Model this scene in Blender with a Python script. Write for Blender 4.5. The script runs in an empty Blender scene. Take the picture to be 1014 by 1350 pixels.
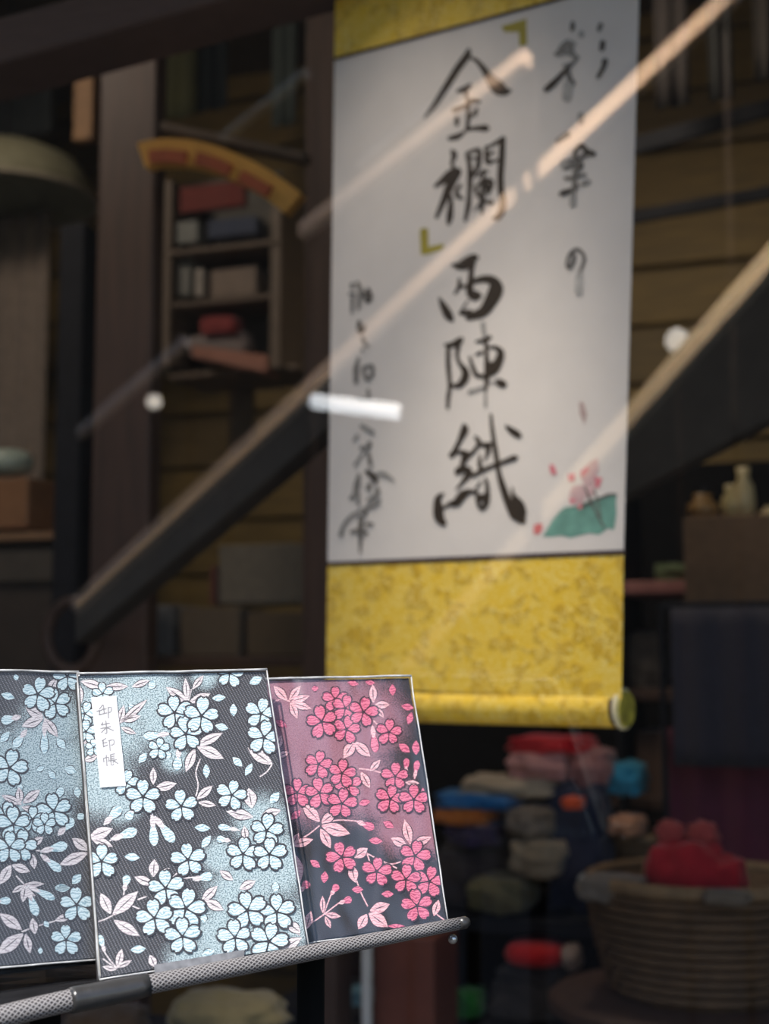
import bpy, bmesh, math, random
from mathutils import Vector, Matrix, noise
random.seed(7)
S = bpy.context.scene
COL = S.collection
# ------------------------------------------------------------------ camera
F, CX, CY = 1875.0, 507.0, 675.0
TH = math.radians(6.3)
CAM = Vector((0, 0, 1.3))
RT = Vector((1, 0, 0)); FW = Vector((0, math.cos(TH), math.sin(TH))); UP = Vector((0, -math.sin(TH), math.cos(TH)))
cd = bpy.data.cameras.new('camera'); cam = bpy.data.objects.new('camera', cd); COL.objects.link(cam)
cd.sensor_fit = 'VERTICAL'; cd.sensor_height = 36; cd.lens = 50; cd.clip_start = 0.05
cam.location = CAM; cam.rotation_euler = (math.pi/2 + TH, 0, 0)
cd.dof.use_dof = True; cd.dof.focus_distance = 0.80; cd.dof.aperture_fstop = 6.5
S.camera = cam
# ------------------------------------------------------------------ sky, sun, exposure
W = bpy.data.worlds.new('sky'); S.world = W; W.use_nodes = True
wn = W.node_tree; wn.nodes.clear()
wo = wn.nodes.new('ShaderNodeOutputWorld'); wb = wn.nodes.new('ShaderNodeBackground'); ws = wn.nodes.new('ShaderNodeTexSky')
ws.sky_type = 'NISHITA'; ws.sun_disc = False; ws.sun_elevation = math.radians(53); ws.sun_rotation = math.radians(211)
wn.links.new(ws.outputs[0], wb.inputs[0]); wn.links.new(wb.outputs[0], wo.inputs[0]); wb.inputs[1].default_value = 0.22
SUN = Vector((-0.30, -0.50, 0.80)).normalized()
sd = bpy.data.lights.new('sun', 'SUN'); sun = bpy.data.objects.new('sun', sd); COL.objects.link(sun)
sd.energy = 6.6; sd.angle = math.radians(0.6); sd.color = (1, 0.97, 0.93)
sun.rotation_euler = SUN.to_track_quat('Z', 'Y').to_euler(); sun.location = (3, -3, 4)
S.view_settings.view_transform = 'Standard'; S.view_settings.look = 'None'; S.view_settings.gamma = 1
S.view_settings.exposure = 0; S.view_settings.use_curve_mapping = False

# ------------------------------------------------------------------ pixel helpers
def ray(px, py): return FW + RT*((px-CX)/F) - UP*((py-CY)/F)
def P(px, py, d): return CAM + ray(px, py)*d
V0 = Vector((math.sin(math.radians(20)), math.cos(math.radians(20)), 0))
P0 = P
def P(px, py, d):
    """as P0, with distances counted to planes parallel to the shop front"""
    return CAM + ray(px, py)*(d*V0.dot(FW)/V0.dot(ray(px, 675)))
def wn_(n): return (RT*n[0] - UP*n[1] + FW*n[2]).normalized()
class Plane:
    def __init__(s, p0, n): s.p = Vector(p0); s.n = Vector(n).normalized()
    def hit(s, px, py, off=0.0):
        r = ray(px, py); p0 = s.p - s.n*off
        return CAM + r*((p0-CAM).dot(s.n)/r.dot(s.n))
    def behind(s, off): return Plane(s.p + s.n*off, s.n)
YAW = math.radians(20)                 # the shop front recedes to the left
U = Vector((math.cos(YAW), -math.sin(YAW), 0)); V = Vector((math.sin(YAW), math.cos(YAW), 0)); Z = Vector((0, 0, 1))
GL = Plane((0, 1.12, 1.3), V)
def G(u, v, z): return Vector((0, 1.12, 0)) + U*u + V*v + Z*z
def mirror(p): return p - V*(2*(p-GL.p).dot(V))
# ------------------------------------------------------------------ materials
MATS = {}
def mat(name, col, rough=0.6, metal=0.0, vary=0.15, scale=30, bump=0.15, spec=0.5, sheen=0.0, stretch=(1,1,1), coat=0.0):
    m = bpy.data.materials.new(name); m.use_nodes = True; nt = m.node_tree; b = nt.nodes['Principled BSDF']
    tc = nt.nodes.new('ShaderNodeTexCoord'); mp = nt.nodes.new('ShaderNodeMapping'); mp.inputs['Scale'].default_value = stretch
    nz = nt.nodes.new('ShaderNodeTexNoise'); nz.inputs['Scale'].default_value = scale; nz.inputs['Detail'].default_value = 6
    nt.links.new(tc.outputs['Object'], mp.inputs[0]); nt.links.new(mp.outputs[0], nz.inputs['Vector'])
    mx = nt.nodes.new('ShaderNodeMix'); mx.data_type = 'RGBA'
    c = Vector(col)
    mx.inputs[6].default_value = (*[max(0, x*(1-vary*2)) for x in c], 1); mx.inputs[7].default_value = (*[min(1, x*(1+vary*2)) for x in c], 1)
    nt.links.new(nz.outputs[0], mx.inputs[0]); nt.links.new(mx.outputs[2], b.inputs['Base Color'])
    b.inputs['Roughness'].default_value = rough; b.inputs['Metallic'].default_value = metal
    b.inputs['Specular IOR Level'].default_value = spec; b.inputs['Sheen Weight'].default_value = sheen; b.inputs['Coat Weight'].default_value = coat
    if bump:
        bp = nt.nodes.new('ShaderNodeBump'); bp.inputs['Strength'].default_value = bump; bp.inputs['Distance'].default_value = 0.002
        nt.links.new(nz.outputs[0], bp.inputs['Height']); nt.links.new(bp.outputs[0], b.inputs['Normal'])
    MATS[name] = m; return m
def sr(r, g, b):
    f = lambda c: (c/255/12.92) if c/255 <= 0.04045 else ((c/255+0.055)/1.055)**2.4
    return (f(r), f(g), f(b))
# ------------------------------------------------------------------ mesh helpers
def link(name, me, m=None, parent=None, smooth=False):
    o = bpy.data.objects.new(name, me); COL.objects.link(o)
    if m:
        for k in (m if isinstance(m, (list, tuple)) else [m]): me.materials.append(k)
    if parent: o.parent = parent
    if smooth: me.polygons.foreach_set('use_smooth', [True]*len(me.polygons))
    return o
def obj(name, bm, m=None, parent=None, smooth=False):
    me = bpy.data.meshes.new(name); bm.normal_update(); bm.to_mesh(me); bm.free()
    o = link(name, me, m, None, smooth)
    if parent:
        o.parent = parent; o.matrix_parent_inverse = Matrix.Translation(-parent.location)
    return o
def tag(o, label=None, cat=None, group=None, kind=None):
    if label: o['label'] = label
    if cat: o['category'] = cat
    if group: o['group'] = group
    if kind: o['kind'] = kind
    return o
def thing(name, loc, label, cat, group=None):
    o = bpy.data.objects.new(name, None); COL.objects.link(o); o.location = loc; o.empty_display_size = 0.02
    return tag(o, label, cat, group)
def struct(name, bm, m, smooth=False):
    o = obj(name, bm, m, None, smooth); o['kind'] = 'structure'; return o
def add_box(bm, c, ax, ay, az, bev=0.0):
    """box from centre and three half-axis vectors"""
    c = Vector(c); vs = []
    for i in (-1, 1):
        for j in (-1, 1):
            for k in (-1, 1): vs.append(bm.verts.new(c + ax*i + ay*j + az*k))
    fs = [(0,1,3,2),(4,6,7,5),(0,4,5,1),(2,3,7,6),(0,2,6,4),(1,5,7,3)]
    nf = [bm.faces.new([vs[i] for i in f]) for f in fs]
    if bev:
        es = set(e for f in nf for e in f.edges)
        bmesh.ops.bevel(bm, geom=list(es), offset=bev, segments=2, affect='EDGES', profile=0.5)
    return nf
def boxbm(c, ax, ay, az, bev=0.0):
    bm = bmesh.new(); add_box(bm, c, ax, ay, az, bev); bmesh.ops.recalc_face_normals(bm, faces=bm.faces); return bm
def box_px(x0, y0, x1, y1, d, dep, yaw=YAW, bev=0.004):
    """upright box whose near face spans the given part of the view at distance d; goes back by dep"""
    c = P((x0+x1)/2, (y0+y1)/2, d); u = Vector((math.cos(yaw), -math.sin(yaw), 0)); v = Vector((math.sin(yaw), math.cos(yaw), 0))
    hw = abs(x1-x0)/2/F*d/max(0.5, math.cos(yaw)); hh = abs(y1-y0)/2/F*d
    return boxbm(c + v*dep/2, u*hw, v*dep/2, Z*hh, bev)
def add_tube(bm, pts, rad, seg=10, cap=True):
    pts = [Vector(p) for p in pts]; n = len(pts)
    if not isinstance(rad, (list, tuple)): rad = [rad]*n
    rings = []; prev = None
    for i, p in enumerate(pts):
        t = (pts[min(i+1, n-1)] - pts[max(i-1, 0)]).normalized()
        a = prev if prev else (Vector((0,0,1)) if abs(t.z) < 0.9 else Vector((1,0,0)))
        a = (a - t*a.dot(t)).normalized(); b = t.cross(a); prev = a
        rings.append([bm.verts.new(p + (a*math.cos(2*math.pi*k/seg) + b*math.sin(2*math.pi*k/seg))*rad[i]) for k in range(seg)])
    for i in range(n-1):
        for k in range(seg):
            bm.faces.new((rings[i][k], rings[i][(k+1)%seg], rings[i+1][(k+1)%seg], rings[i+1][k]))
    if cap:
        bm.faces.new(list(reversed(rings[0]))); bm.faces.new(rings[-1])
    return rings
def tubebm(pts, rad, seg=10):
    bm = bmesh.new(); add_tube(bm, pts, rad, seg); return bm
def softbm(c, ax, ay, az, e=0.35, wob=0.12, seed=0, cuts=10):
    """rounded, slightly crumpled block for folded cloth and bags"""
    bm = bmesh.new(); bmesh.ops.create_cube(bm, size=2)
    bmesh.ops.subdivide_edges(bm, edges=bm.edges, cuts=cuts, use_grid_fill=True)
    for v in bm.verts:
        p = v.co.copy(); q = p.normalized()
        m = p.lerp(q*1.15, e)
        m += q*(noise.noise(p*1.7 + Vector((seed*3.1, seed, 0)))*wob + noise.noise(p*4.3 + Vector((0, seed, 5)))*wob*0.4)
        v.co = Vector(c) + ax*m.x + ay*m.y + az*m.z
    return bm
def soft_px(x0, y0, x1, y1, d, dep, **k):
    c = P((x0+x1)/2, (y0+y1)/2, d)
    return softbm(c + V*dep/2, U*(abs(x1-x0)/2/F*d*0.98), V*dep*0.44, Z*(abs(y1-y0)/2/F*d*0.95), **k)
def lathe(bm, c, prof, seg=28, sx=1, sy=1):
    rings = [[bm.verts.new(Vector(c) + Vector((math.cos(2*math.pi*k/seg)*r*sx, math.sin(2*math.pi*k/seg)*r*sy, z))) for k in range(seg)] for r, z in prof]
    for i in range(len(rings)-1):
        for k in range(seg): bm.faces.new((rings[i][k], rings[i][(k+1)%seg], rings[i+1][(k+1)%seg], rings[i+1][k]))
    bm.faces.new(list(reversed(rings[0]))); bm.faces.new(rings[-1])
    bmesh.ops.recalc_face_normals(bm, faces=bm.faces)
def clip_poly(poly, quad):
    out = list(poly); n = len(quad)
    for i in range(n):
        a, b = quad[i], quad[(i+1) % n]; inp = out; out = []
        side = lambda p: (b[0]-a[0])*(p[1]-a[1]) - (b[1]-a[1])*(p[0]-a[0])
        for j in range(len(inp)):
            p, q = inp[j], inp[(j+1) % len(inp)]; sp, sq = side(p), side(q)
            if sp >= 0: out.append(p)
            if (sp >= 0) != (sq >= 0):
                t = sp/(sp-sq); out.append((p[0]+(q[0]-p[0])*t, p[1]+(q[1]-p[1])*t))
        if not out: return []
    return out
def smooth_line(pts, step=2.0):
    """Catmull-Rom through (x, y, w)"""
    out = []; n = len(pts)
    for i in range(n-1):
        p0, p1, p2, p3 = pts[max(i-1,0)], pts[i], pts[i+1], pts[min(i+2,n-1)]
        k = max(2, int(math.hypot(p2[0]-p1[0], p2[1]-p1[1])/step))
        for j in range(k):
            t = j/k
            out.append(tuple(0.5*((2*p1[a]) + (-p0[a]+p2[a])*t + (2*p0[a]-5*p1[a]+4*p2[a]-p3[a])*t*t + (-p0[a]+3*p1[a]-3*p2[a]+p3[a])*t**3) for a in range(3)))
    out.append(tuple(pts[-1])); return out
def ribbon(bm, pl, pts, off, quad=None):
    """brush stroke lying on a plane; pts in view pixels with full width"""
    s = smooth_line(pts); L = []
    n = len(s)
    hx, hy = s[1][0]-s[0][0], s[1][1]-s[0][1]; h = math.hypot(hx, hy) or 1
    tx, ty = s[-1][0]-s[-2][0], s[-1][1]-s[-2][1]; t = math.hypot(tx, ty) or 1
    s = [(s[0][0]-hx/h*s[0][2]*0.42, s[0][1]-hy/h*s[0][2]*0.42, s[0][2]*0.25), (s[0][0]-hx/h*s[0][2]*0.25, s[0][1]-hy/h*s[0][2]*0.25, s[0][2]*0.75)] + s + \
        [(s[-1][0]+tx/t*s[-1][2]*0.25, s[-1][1]+ty/t*s[-1][2]*0.25, s[-1][2]*0.75), (s[-1][0]+tx/t*s[-1][2]*0.42, s[-1][1]+ty/t*s[-1][2]*0.42, s[-1][2]*0.25)]
    for i, (x, y, w) in enumerate(s):
        a, b = s[max(i-1,0)], s[min(i+1,len(s)-1)]; dx, dy = b[0]-a[0], b[1]-a[1]; l = math.hypot(dx, dy) or 1
        w = max(w, 0.4)/2
        L.append((bm.verts.new(pl.hit(x - dy/l*w, y + dx/l*w, off)), bm.verts.new(pl.hit(x + dy/l*w, y - dx/l*w, off))))
    for i in range(len(L)-1):
        try: bm.faces.new((L[i][0], L[i][1], L[i+1][1], L[i+1][0]))
        except ValueError: pass
def poly_on(bm, pl, poly, off, mi=0, quad=None):
    if quad: poly = clip_poly(poly, quad)
    if len(poly) < 3: return None
    try: f = bm.faces.new([bm.verts.new(pl.hit(x, y, off)) for x, y in poly]); f.material_index = mi; return f
    except ValueError: return None

# ------------------------------------------------------------------ materials list
M = {}
M['post'] = mat('dark_brown_wood', (0.085, 0.045, 0.030), 0.55, vary=0.25, scale=12, stretch=(6,6,0.6))
M['black_wood'] = mat('black_wood', (0.018, 0.018, 0.022), 0.8, spec=0.2, vary=0.2)
M['plank'] = mat('tan_plank', (0.19, 0.12, 0.03), 0.6, vary=0.3, scale=8, stretch=(1,1,9))
M['plank_b'] = mat('tan_plank_dark', (0.14, 0.09, 0.028), 0.6, vary=0.3, scale=8, stretch=(1,1,9))
M['floor'] = mat('dark_floor', (0.05, 0.04, 0.035), 0.5, vary=0.25, scale=5)
M['plaster'] = mat('brown_plaster', (0.12, 0.095, 0.07), 0.85, vary=0.12, scale=10)
M['stone'] = mat('dark_asphalt', (0.035, 0.035, 0.036), 0.8, vary=0.2, scale=6)
M['facade'] = mat('weathered_boards', (0.07, 0.05, 0.035), 0.8, vary=0.25, scale=6, stretch=(1,1,8))
M['handrail'] = mat('pale_timber', (0.90, 0.76, 0.66), 0.6, vary=0.08, scale=10)
M['handrail_w'] = mat('cream_timber', (0.90, 0.82, 0.66), 0.6, vary=0.08, scale=10)
def clothmat(n, rgb, **k): return mat(n, sr(*rgb), 0.85, vary=0.15, scale=60, bump=0.3, sheen=0.2, **k)

# ================================================================== SETTING
bm = bmesh.new(); add_box(bm, G(0, -4.5, -0.02), U*9, V*4.5, Z*0.02); struct('floor_2', bm, M['stone'])
bm = bmesh.new(); add_box(bm, G(0, 2.6, -0.02), U*4, V*2.6, Z*0.02); struct('floor', bm, M['floor'])
bm = bmesh.new(); add_box(bm, G(0, 2.65, 2.95), U*4, V*2.6, Z*0.03); struct('ceiling', bm, M['plaster'])
bm = bmesh.new(); add_box(bm, G(-4.05, 2.6, 1.45), U*0.05, V*2.6, Z*1.5); struct('wall_left', bm, M['plaster'])
bm = bmesh.new(); add_box(bm, G(4.05, 2.6, 1.45), U*0.05, V*2.6, Z*1.5); struct('wall_right', bm, M['plaster'])
bm = bmesh.new(); add_box(bm, G(0, 5.25, 1.45), U*4, V*0.05, Z*1.5); wback = struct('wall_back', bm, M['plaster'])
# boards of a plank partition standing in the shop, behind the scroll
WV = 2.35
part = bmesh.new(); add_box(part, G(0.1, WV+0.06, 1.45), U*2.3, V*0.03, Z*1.45); wm = struct('wall_middle', part, M['plank_b'])
pm = [None, None]
for r in range(20):
    z = 0.10 + r*0.145
    for s in range(3):
        me = bpy.data.meshes.new('plank'); b2 = bmesh.new()
        off = 0.35 if r % 2 else 0.0
        u0 = -2.2 + s*1.53; add_box(b2, G(u0 + 0.76 + (random.random()-0.5)*0.004, WV + random.random()*0.012, z+0.07), U*0.757, V*0.012, Z*0.067, 0.004)
        obj('plank', b2, M['plank'] if (r*5+s*3) % 4 else M['plank_b'], wm)
def reflectance(nt, f0):
    lw = nt.nodes.new('ShaderNodeLayerWeight'); lw.inputs[0].default_value = 0.5
    pw = nt.nodes.new('ShaderNodeMath'); pw.operation = 'POWER'; pw.inputs[1].default_value = 5
    ma = nt.nodes.new('ShaderNodeMath'); ma.operation = 'MULTIPLY_ADD'; ma.inputs[1].default_value = 1-f0; ma.inputs[2].default_value = f0
    nt.links.new(lw.outputs['Facing'], pw.inputs[0]); nt.links.new(pw.outputs[0], ma.inputs[0]); return ma
# black sheet added to darken the right half in front of the boards
bp_ = P(620, 606, 3.3); br_ = boxbm(Vector((0,0,0)), U, V, Z); br_.free()
uu = (bp_ - Vector((0, 1.12, 0))).dot(U); bm = bmesh.new(); add_box(bm, G(uu + 1.0, WV - 0.06, bp_.z/2), U*1.25, V*0.03, Z*(bp_.z/2)); struct('darkening_sheet', bm, mat('darkening_black', (0.010, 0.009, 0.009), 0.9, spec=0.1))
# the glass of the shop front
gm = bpy.data.materials.new('shop_glass'); gm.use_nodes = True; nt = gm.node_tree; nt.nodes.clear()
o_ = nt.nodes.new('ShaderNodeOutputMaterial'); tr = nt.nodes.new('ShaderNodeBsdfTransparent'); gl = nt.nodes.new('ShaderNodeBsdfGlossy')
fr = reflectance(nt, 0.13); mx = nt.nodes.new('ShaderNodeMixShader'); gl.inputs['Roughness'].default_value = 0.0
tr.inputs[0].default_value = (0.97, 0.985, 0.98, 1)
nt.links.new(fr.outputs[0], mx.inputs[0]); nt.links.new(tr.outputs[0], mx.inputs[1]); nt.links.new(gl.outputs[0], mx.inputs[2]); nt.links.new(mx.outputs[0], o_.inputs[0])
bm = bmesh.new(); vs = [bm.verts.new(G(u, 0, z)) for u, z in ((-1.9, 0.42), (1.9, 0.42), (1.9, 2.5), (-1.9, 2.5))]; bm.faces.new(vs)
struct('window_1', bm, gm)
bm = bmesh.new()
add_box(bm, G(0, 0, 0.2), U*4, V*0.05, Z*0.2); add_box(bm, G(0, 0, 2.75), U*4, V*0.05, Z*0.24)
add_box(bm, G(-2.97, 0, 1.45), U*1.05, V*0.05, Z*1.06); add_box(bm, G(2.97, 0, 1.45), U*1.05, V*0.05, Z*1.06)
struct('wall_front', bm, M['plaster'])
bm = bmesh.new()
for u in (-1.9, 1.9): add_box(bm, G(u, -0.01, 1.46), U*0.03, V*0.035, Z*1.06, 0.004)
for z in (0.42, 2.5): add_box(bm, G(0, -0.01, z), U*1.9, V*0.035, Z*0.03, 0.004)
struct('trim_1', bm, M['black_wood'])
bm = bmesh.new(); add_box(bm, G(0, -0.46, 2.95), U*4.1, V*0.52, Z*0.04); struct('added_eave', bm, M['post'])   # unseen eave, added and sized to keep the sun off the scroll
# the building across the lane, seen only in the glass
bm = bmesh.new(); OB = mirror(P(500, 400, 9.0)); fdir = (GL.p - OB); fdir.z = 0; fdir.normalize(); fs = Vector((-fdir.y, fdir.x, 0))
add_box(bm, Vector((OB.x, OB.y, 3.0)) - fdir*0.3, fs*5.5, fdir*0.2, Z*3.0); wf = struct('wall_far', bm, M['facade'])

# ================================================================== TIMBERS INSIDE THE SHOP
def upright(x0, x1, d, dep, m, name, label, cat='post', zt=2.92, zb=0.0):
    a = P((x0+x1)/2, 675, d); hw = (x1-x0)/2/F*d
    b = boxbm(Vector((a.x, a.y, (zt+zb)/2)) + V*dep/2, U*hw*1.04, V*dep/2, Z*(zt-zb)/2, 0.004)
    return tag(obj(name, b, m), label, cat)
upright(112, 203, 2.0, 0.035, M['post'], 'wooden_post', 'thick dark brown wooden post left of the scroll', 'post')
upright(397, 446, 2.15, 0.07, M['post'], 'wooden_post', 'narrow dark brown wooden post whose right side is hidden by the scroll', 'post')
upright(66, 106, 2.25, 0.05, M['black_wood'], 'wooden_post', 'slim blue-black upright against the left side of the thick brown post', 'post', zt=P(86, 282, 2.25).z)
upright(80, 112, 2.5, 0.03, mat('amber_board', (0.22, 0.11, 0.04), 0.6), 'wall_board', 'amber brown upright board showing above the lampshade beside the thick brown post', 'board', zb=P(96, 164, 2.5).z)
# sloping beam top left
def bar_px(x0, y0, x1, y1, h0, h1, d0, d1, dep):
    """sloping beam; h = height in pixels below the line from (x0,y0) to (x1,y1)"""
    bm = bmesh.new(); vs = []
    for (x, y, h, d) in ((x0, y0, h0, d0), (x1, y1, h1, d1)):
        a, b_ = P(x, y, d), P(x, y+h, d)
        vs += [bm.verts.new(a), bm.verts.new(b_), bm.verts.new(b_ + V*dep), bm.verts.new(a + V*dep)]
    for f in ((0,1,5,4),(1,2,6,5),(2,3,7,6),(3,0,4,7),(0,3,2,1),(4,5,6,7)): bm.faces.new([vs[i] for i in f])
    bmesh.ops.recalc_face_normals(bm, faces=bm.faces); bmesh.ops.bevel(bm, geom=bm.edges[:], offset=0.003, segments=1, affect='EDGES')
    return bm
tag(obj('lintel_beam', bar_px(-900, 276, 900, -230, 64, 56, 1.66, 1.66, 0.1), mat('lintel_wood', (0.10, 0.06, 0.05), 0.6, stretch=(1,1,6))), 'dark brown beam running across the top left corner above the posts', 'beam')
def stair(name, label, args, cap_m):  # dark beam and pale cap stand in for stairs reflected in the glass
    t = thing(name, P(args[0], args[1], args[6]), label, 'stair')
    x0, y0, x1, y1, h0, h1, d0, d1 = args
    obj('stringer', bar_px(x0, y0, x1, y1, h0, h1, d0, d1, 0.05), M['stringer'], t)
    obj('cap_rail', bar_px(x0, y0-4, x1, y1-4, 5, 5, d0-0.01, d1-0.01, 0.07), cap_m, t)
    return t
M['stringer'] = mat('stringer_black', (0.050, 0.040, 0.032), 0.7, vary=0.2)
M['cap'] = mat('cap_wood', (0.42, 0.26, 0.13), 0.5, stretch=(1,1,5))
stair('stair_reflection', 'dark sloping stand-in for a mirrored stair side climbing to the right between post and scroll', (98, 800, 450, 478, 50, 74, 1.80, 1.84), M['cap'])
stair('stair_reflection', 'dark sloping stand-in for a mirrored stair side rising out of the frame right of the scroll', (800, 583, 1100, 248, 85, 260, 2.1, 2.0), M['cap'])
# ================================================================== HANDRAILS ACROSS THE LANE (reflected in the glass)
def outdoor_rail(pts, w, m, label, group=None):
    """timber rail out in the lane; pts are (px, py, distance) of its mirror image"""
    a, b_ = [mirror(P(*p)) for p in pts]
    t = (b_-a).normalized(); sp = (SUN - t*SUN.dot(t)).normalized(); vp = (V - t*V.dot(t)).normalized(); n = (sp*0.5 + vp*1.3).normalized(); s = t.cross(n)
    root = thing('sloping_handrail', a, label, 'handrail')
    bm = bmesh.new(); c = (a+b_)/2; add_box(bm, c, t*((b_-a).length/2), s*(w/2), n*0.012, 0.003); obj('rail', bm, m, root)
    for k in (0.02, 0.98):
        p = a.lerp(b_, k); ww = bmesh.new(); add_tube(ww, [p - n*0.012, p - n*0.03 - Z*0.02, Vector((p.x-0.03*n.x, p.y-0.03*n.y, 0.0))], 0.008, 8); obj('baluster', ww, M['black_wood'], root)
    return root
outdoor_rail([(100, 800, 3.3), (968, -8, 2.9)], 0.040, M['handrail'], 'longest pale timber handrail mirrored in the glass, crossing the whole scroll')
outdoor_rail([(398, 306, 3.2), (696, 76, 2.9)], 0.040, M['handrail'], 'pale timber handrail mirrored across the upper left of the scroll')
outdoor_rail([(105, 572, 3.9), (246, 450, 3.8)], 0.035, M['handrail'], 'short pale handrail mirrored in front of the thick brown post')
outdoor_rail([(520, 905, 3.0), (1040, 318, 2.7)], 0.040, M['handrail_w'], 'cream timber handrail mirrored across the lower right of the scroll')
outdoor_rail([(294, 183, 3.5), (405, 96, 3.4)], 0.018, M['handrail_w'], 'thin pale handrail mirrored above the arched wooden sign')
outdoor_rail([(474, 220, 3.5), (610, 112, 3.4)], 0.016, M['handrail'], 'thinnest pale handrail mirrored just left of the top bracket mark')
# lamps across the lane
def emit(name, col, s):
    m = bpy.data.materials.new(name); m.use_nodes = True; b = m.node_tree.nodes['Principled BSDF']
    b.inputs['Base Color'].default_value = (*col, 1); b.inputs['Emission Color'].default_value = (*col, 1); b.inputs['Emission Strength'].default_value = s; return m
M['tube'] = emit('lamp_tube', (0.9, 0.95, 1.0), 5.5)
M['bulb'] = emit('lamp_bulb', (1.0, 0.92, 0.8), 4.0)
def globe(px, py, d, r, label):
    c = mirror(P(px, py, d)); t = thing('globe_lamp', c, label, 'lamp')
    bm = bmesh.new(); bmesh.ops.create_uvsphere(bm, u_segments=20, v_segments=12, radius=r); bmesh.ops.translate(bm, verts=bm.verts, vec=c); obj('bulb', bm, M['bulb'], t, True)
    obj('pole', tubebm([c - Z*r*0.9, (c.x, c.y, 0)], 0.008, 8), M['black_wood'], t)
globe(203, 530, 3.6, 0.02, 'small round lamp mirrored low beside the thick brown post')
globe(893, 449, 3.6, 0.028, 'round lamp mirrored right of the scroll above the sloping stair')
a, b_ = mirror(P(412, 529, 3.0)), mirror(P(526, 543, 3.0)); tl = thing('tube_lamp', a, 'white tube lamp mirrored across the left edge of the scroll', 'lamp')
obj('tube', tubebm([a, a.lerp(b_, .5), b_], 0.016, 12), M['tube'], tl, True)
obj('bracket', tubebm([a - (b_-a)*0.05, b_ + (b_-a)*0.05], 0.006, 8), M['black_wood'], tl)
obj('pole', tubebm([a, (a.x, a.y, 0)], 0.008, 8), M['black_wood'], tl)

fl = G(0.1, -1.02, 2.82); ft = mirror(P(640, 620, 3.0)); d = (ft - fl).normalized()  # added lamp, unseen; makes the handrails bright enough to show mirrored
t = thing('rail_fill_light', fl, 'warm lamp added unseen under the eave to brighten the mirrored handrails', 'lamp')
l = bpy.data.lights.new('rail_fill_light', 'SPOT'); l.energy = 300; l.spot_size = math.radians(85); l.spot_blend = 0.6; l.shadow_soft_size = 0.04; l.color = (1, 0.74, 0.52)
o = bpy.data.objects.new('light', l); COL.objects.link(o); o.parent = t; o.rotation_euler = (-d).to_track_quat('Z', 'Y').to_euler()
bm = bmesh.new(); add_tube(bm, [fl - d*0.10, fl - d*0.09, fl - d*0.01], [0.03, 0.05, 0.07], 16); obj('housing', bm, M['black_wood'], t)
obj('stem', tubebm([fl - d*0.08, Vector((fl.x-d.x*.08, fl.y-d.y*.08, 2.92))], 0.008, 8), M['black_wood'], t)

# ================================================================== SCROLL
SN = wn_((0.5929, 0.0886, 0.8004)); SN.z = 0; SN.normalize()
SC = Plane(P0(441, 80, 1.093*1.60), SN)
def sat_mat():
    m = bpy.data.materials.new('gold_brocade'); m.use_nodes = True; nt = m.node_tree; b = nt.nodes['Principled BSDF']; N = nt.nodes.new; Lk = nt.links.new
    tc = N('ShaderNodeTexCoord'); nz = N('ShaderNodeTexNoise'); nz.inputs['Scale'].default_value = 28; nz.inputs['Detail'].default_value = 1.5
    mixv = N('ShaderNodeVectorMath'); mixv.operation = 'MULTIPLY_ADD'; mixv.inputs[1].default_value = (0.045,)*3
    Lk(tc.outputs['Object'], nz.inputs[0]); Lk(nz.outputs[1], mixv.inputs[0]); Lk(tc.outputs['Object'], mixv.inputs[2])
    vo = N('ShaderNodeTexVoronoi'); vo.feature = 'DISTANCE_TO_EDGE'; vo.inputs['Scale'].default_value = 58; Lk(mixv.outputs[0], vo.inputs[0])
    vc = N('ShaderNodeTexVoronoi'); vc.inputs['Scale'].default_value = 58; Lk(mixv.outputs[0], vc.inputs[0])
    cr = N('ShaderNodeValToRGB'); cr.color_ramp.elements[0].position = 0.03; cr.color_ramp.elements[1].position = 0.10; Lk(vo.outputs[0], cr.inputs[0])
    sp = N('ShaderNodeSeparateColor'); Lk(vc.outputs['Color'], sp.inputs[0])
    st = N('ShaderNodeMath'); st.operation = 'GREATER_THAN'; st.inputs[1].default_value = 0.5; Lk(sp.outputs[0], st.inputs[0])
    mm = N('ShaderNodeMath'); mm.operation = 'MULTIPLY'; Lk(cr.outputs[0], mm.inputs[0]); Lk(st.outputs[0], mm.inputs[1])
    mx = N('ShaderNodeMix'); mx.data_type = 'RGBA'; mx.inputs[6].default_value = (0.92, 0.60, 0.05, 1); mx.inputs[7].default_value = (0.72, 0.44, 0.03, 1)
    Lk(mm.outputs[0], mx.inputs[0])
    n9 = N('ShaderNodeTexNoise'); n9.inputs['Scale'].default_value = 85; n9.inputs['Detail'].default_value = 1; n9.inputs['Distortion'].default_value = 2.0; Lk(tc.outputs['Object'], n9.inputs[0])
    r9 = N('ShaderNodeValToRGB'); e9 = r9.color_ramp.elements; e9[0].position = 0.50; e9[0].color = (0,0,0,1); e9[1].position = 0.56; e9[1].color = (1,1,1,1); k9 = e9.new(0.60); k9.color = (0,0,0,1); Lk(n9.outputs[0], r9.inputs[0])
    m9 = N('ShaderNodeMix'); m9.data_type = 'RGBA'; m9.inputs[7].default_value = (1.0, 0.80, 0.26, 1); Lk(r9.outputs[0], m9.inputs[0]); Lk(mx.outputs[2], m9.inputs[6]); Lk(m9.outputs[2], b.inputs['Base Color'])
    b.inputs['Metallic'].default_value = 0.0; b.inputs['Roughness'].default_value = 0.45
    bp = N('ShaderNodeBump'); bp.inputs['Strength'].default_value = 0.5; bp.inputs['Distance'].default_value = 0.0008; Lk(mm.outputs[0], bp.inputs['Height']); Lk(bp.outputs[0], b.inputs['Normal'])
    return m
M['gold'] = sat_mat()
M['paper'] = mat('scroll_paper', (0.80, 0.735, 0.69), 0.75, vary=0.03, scale=25, bump=0.05)
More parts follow.
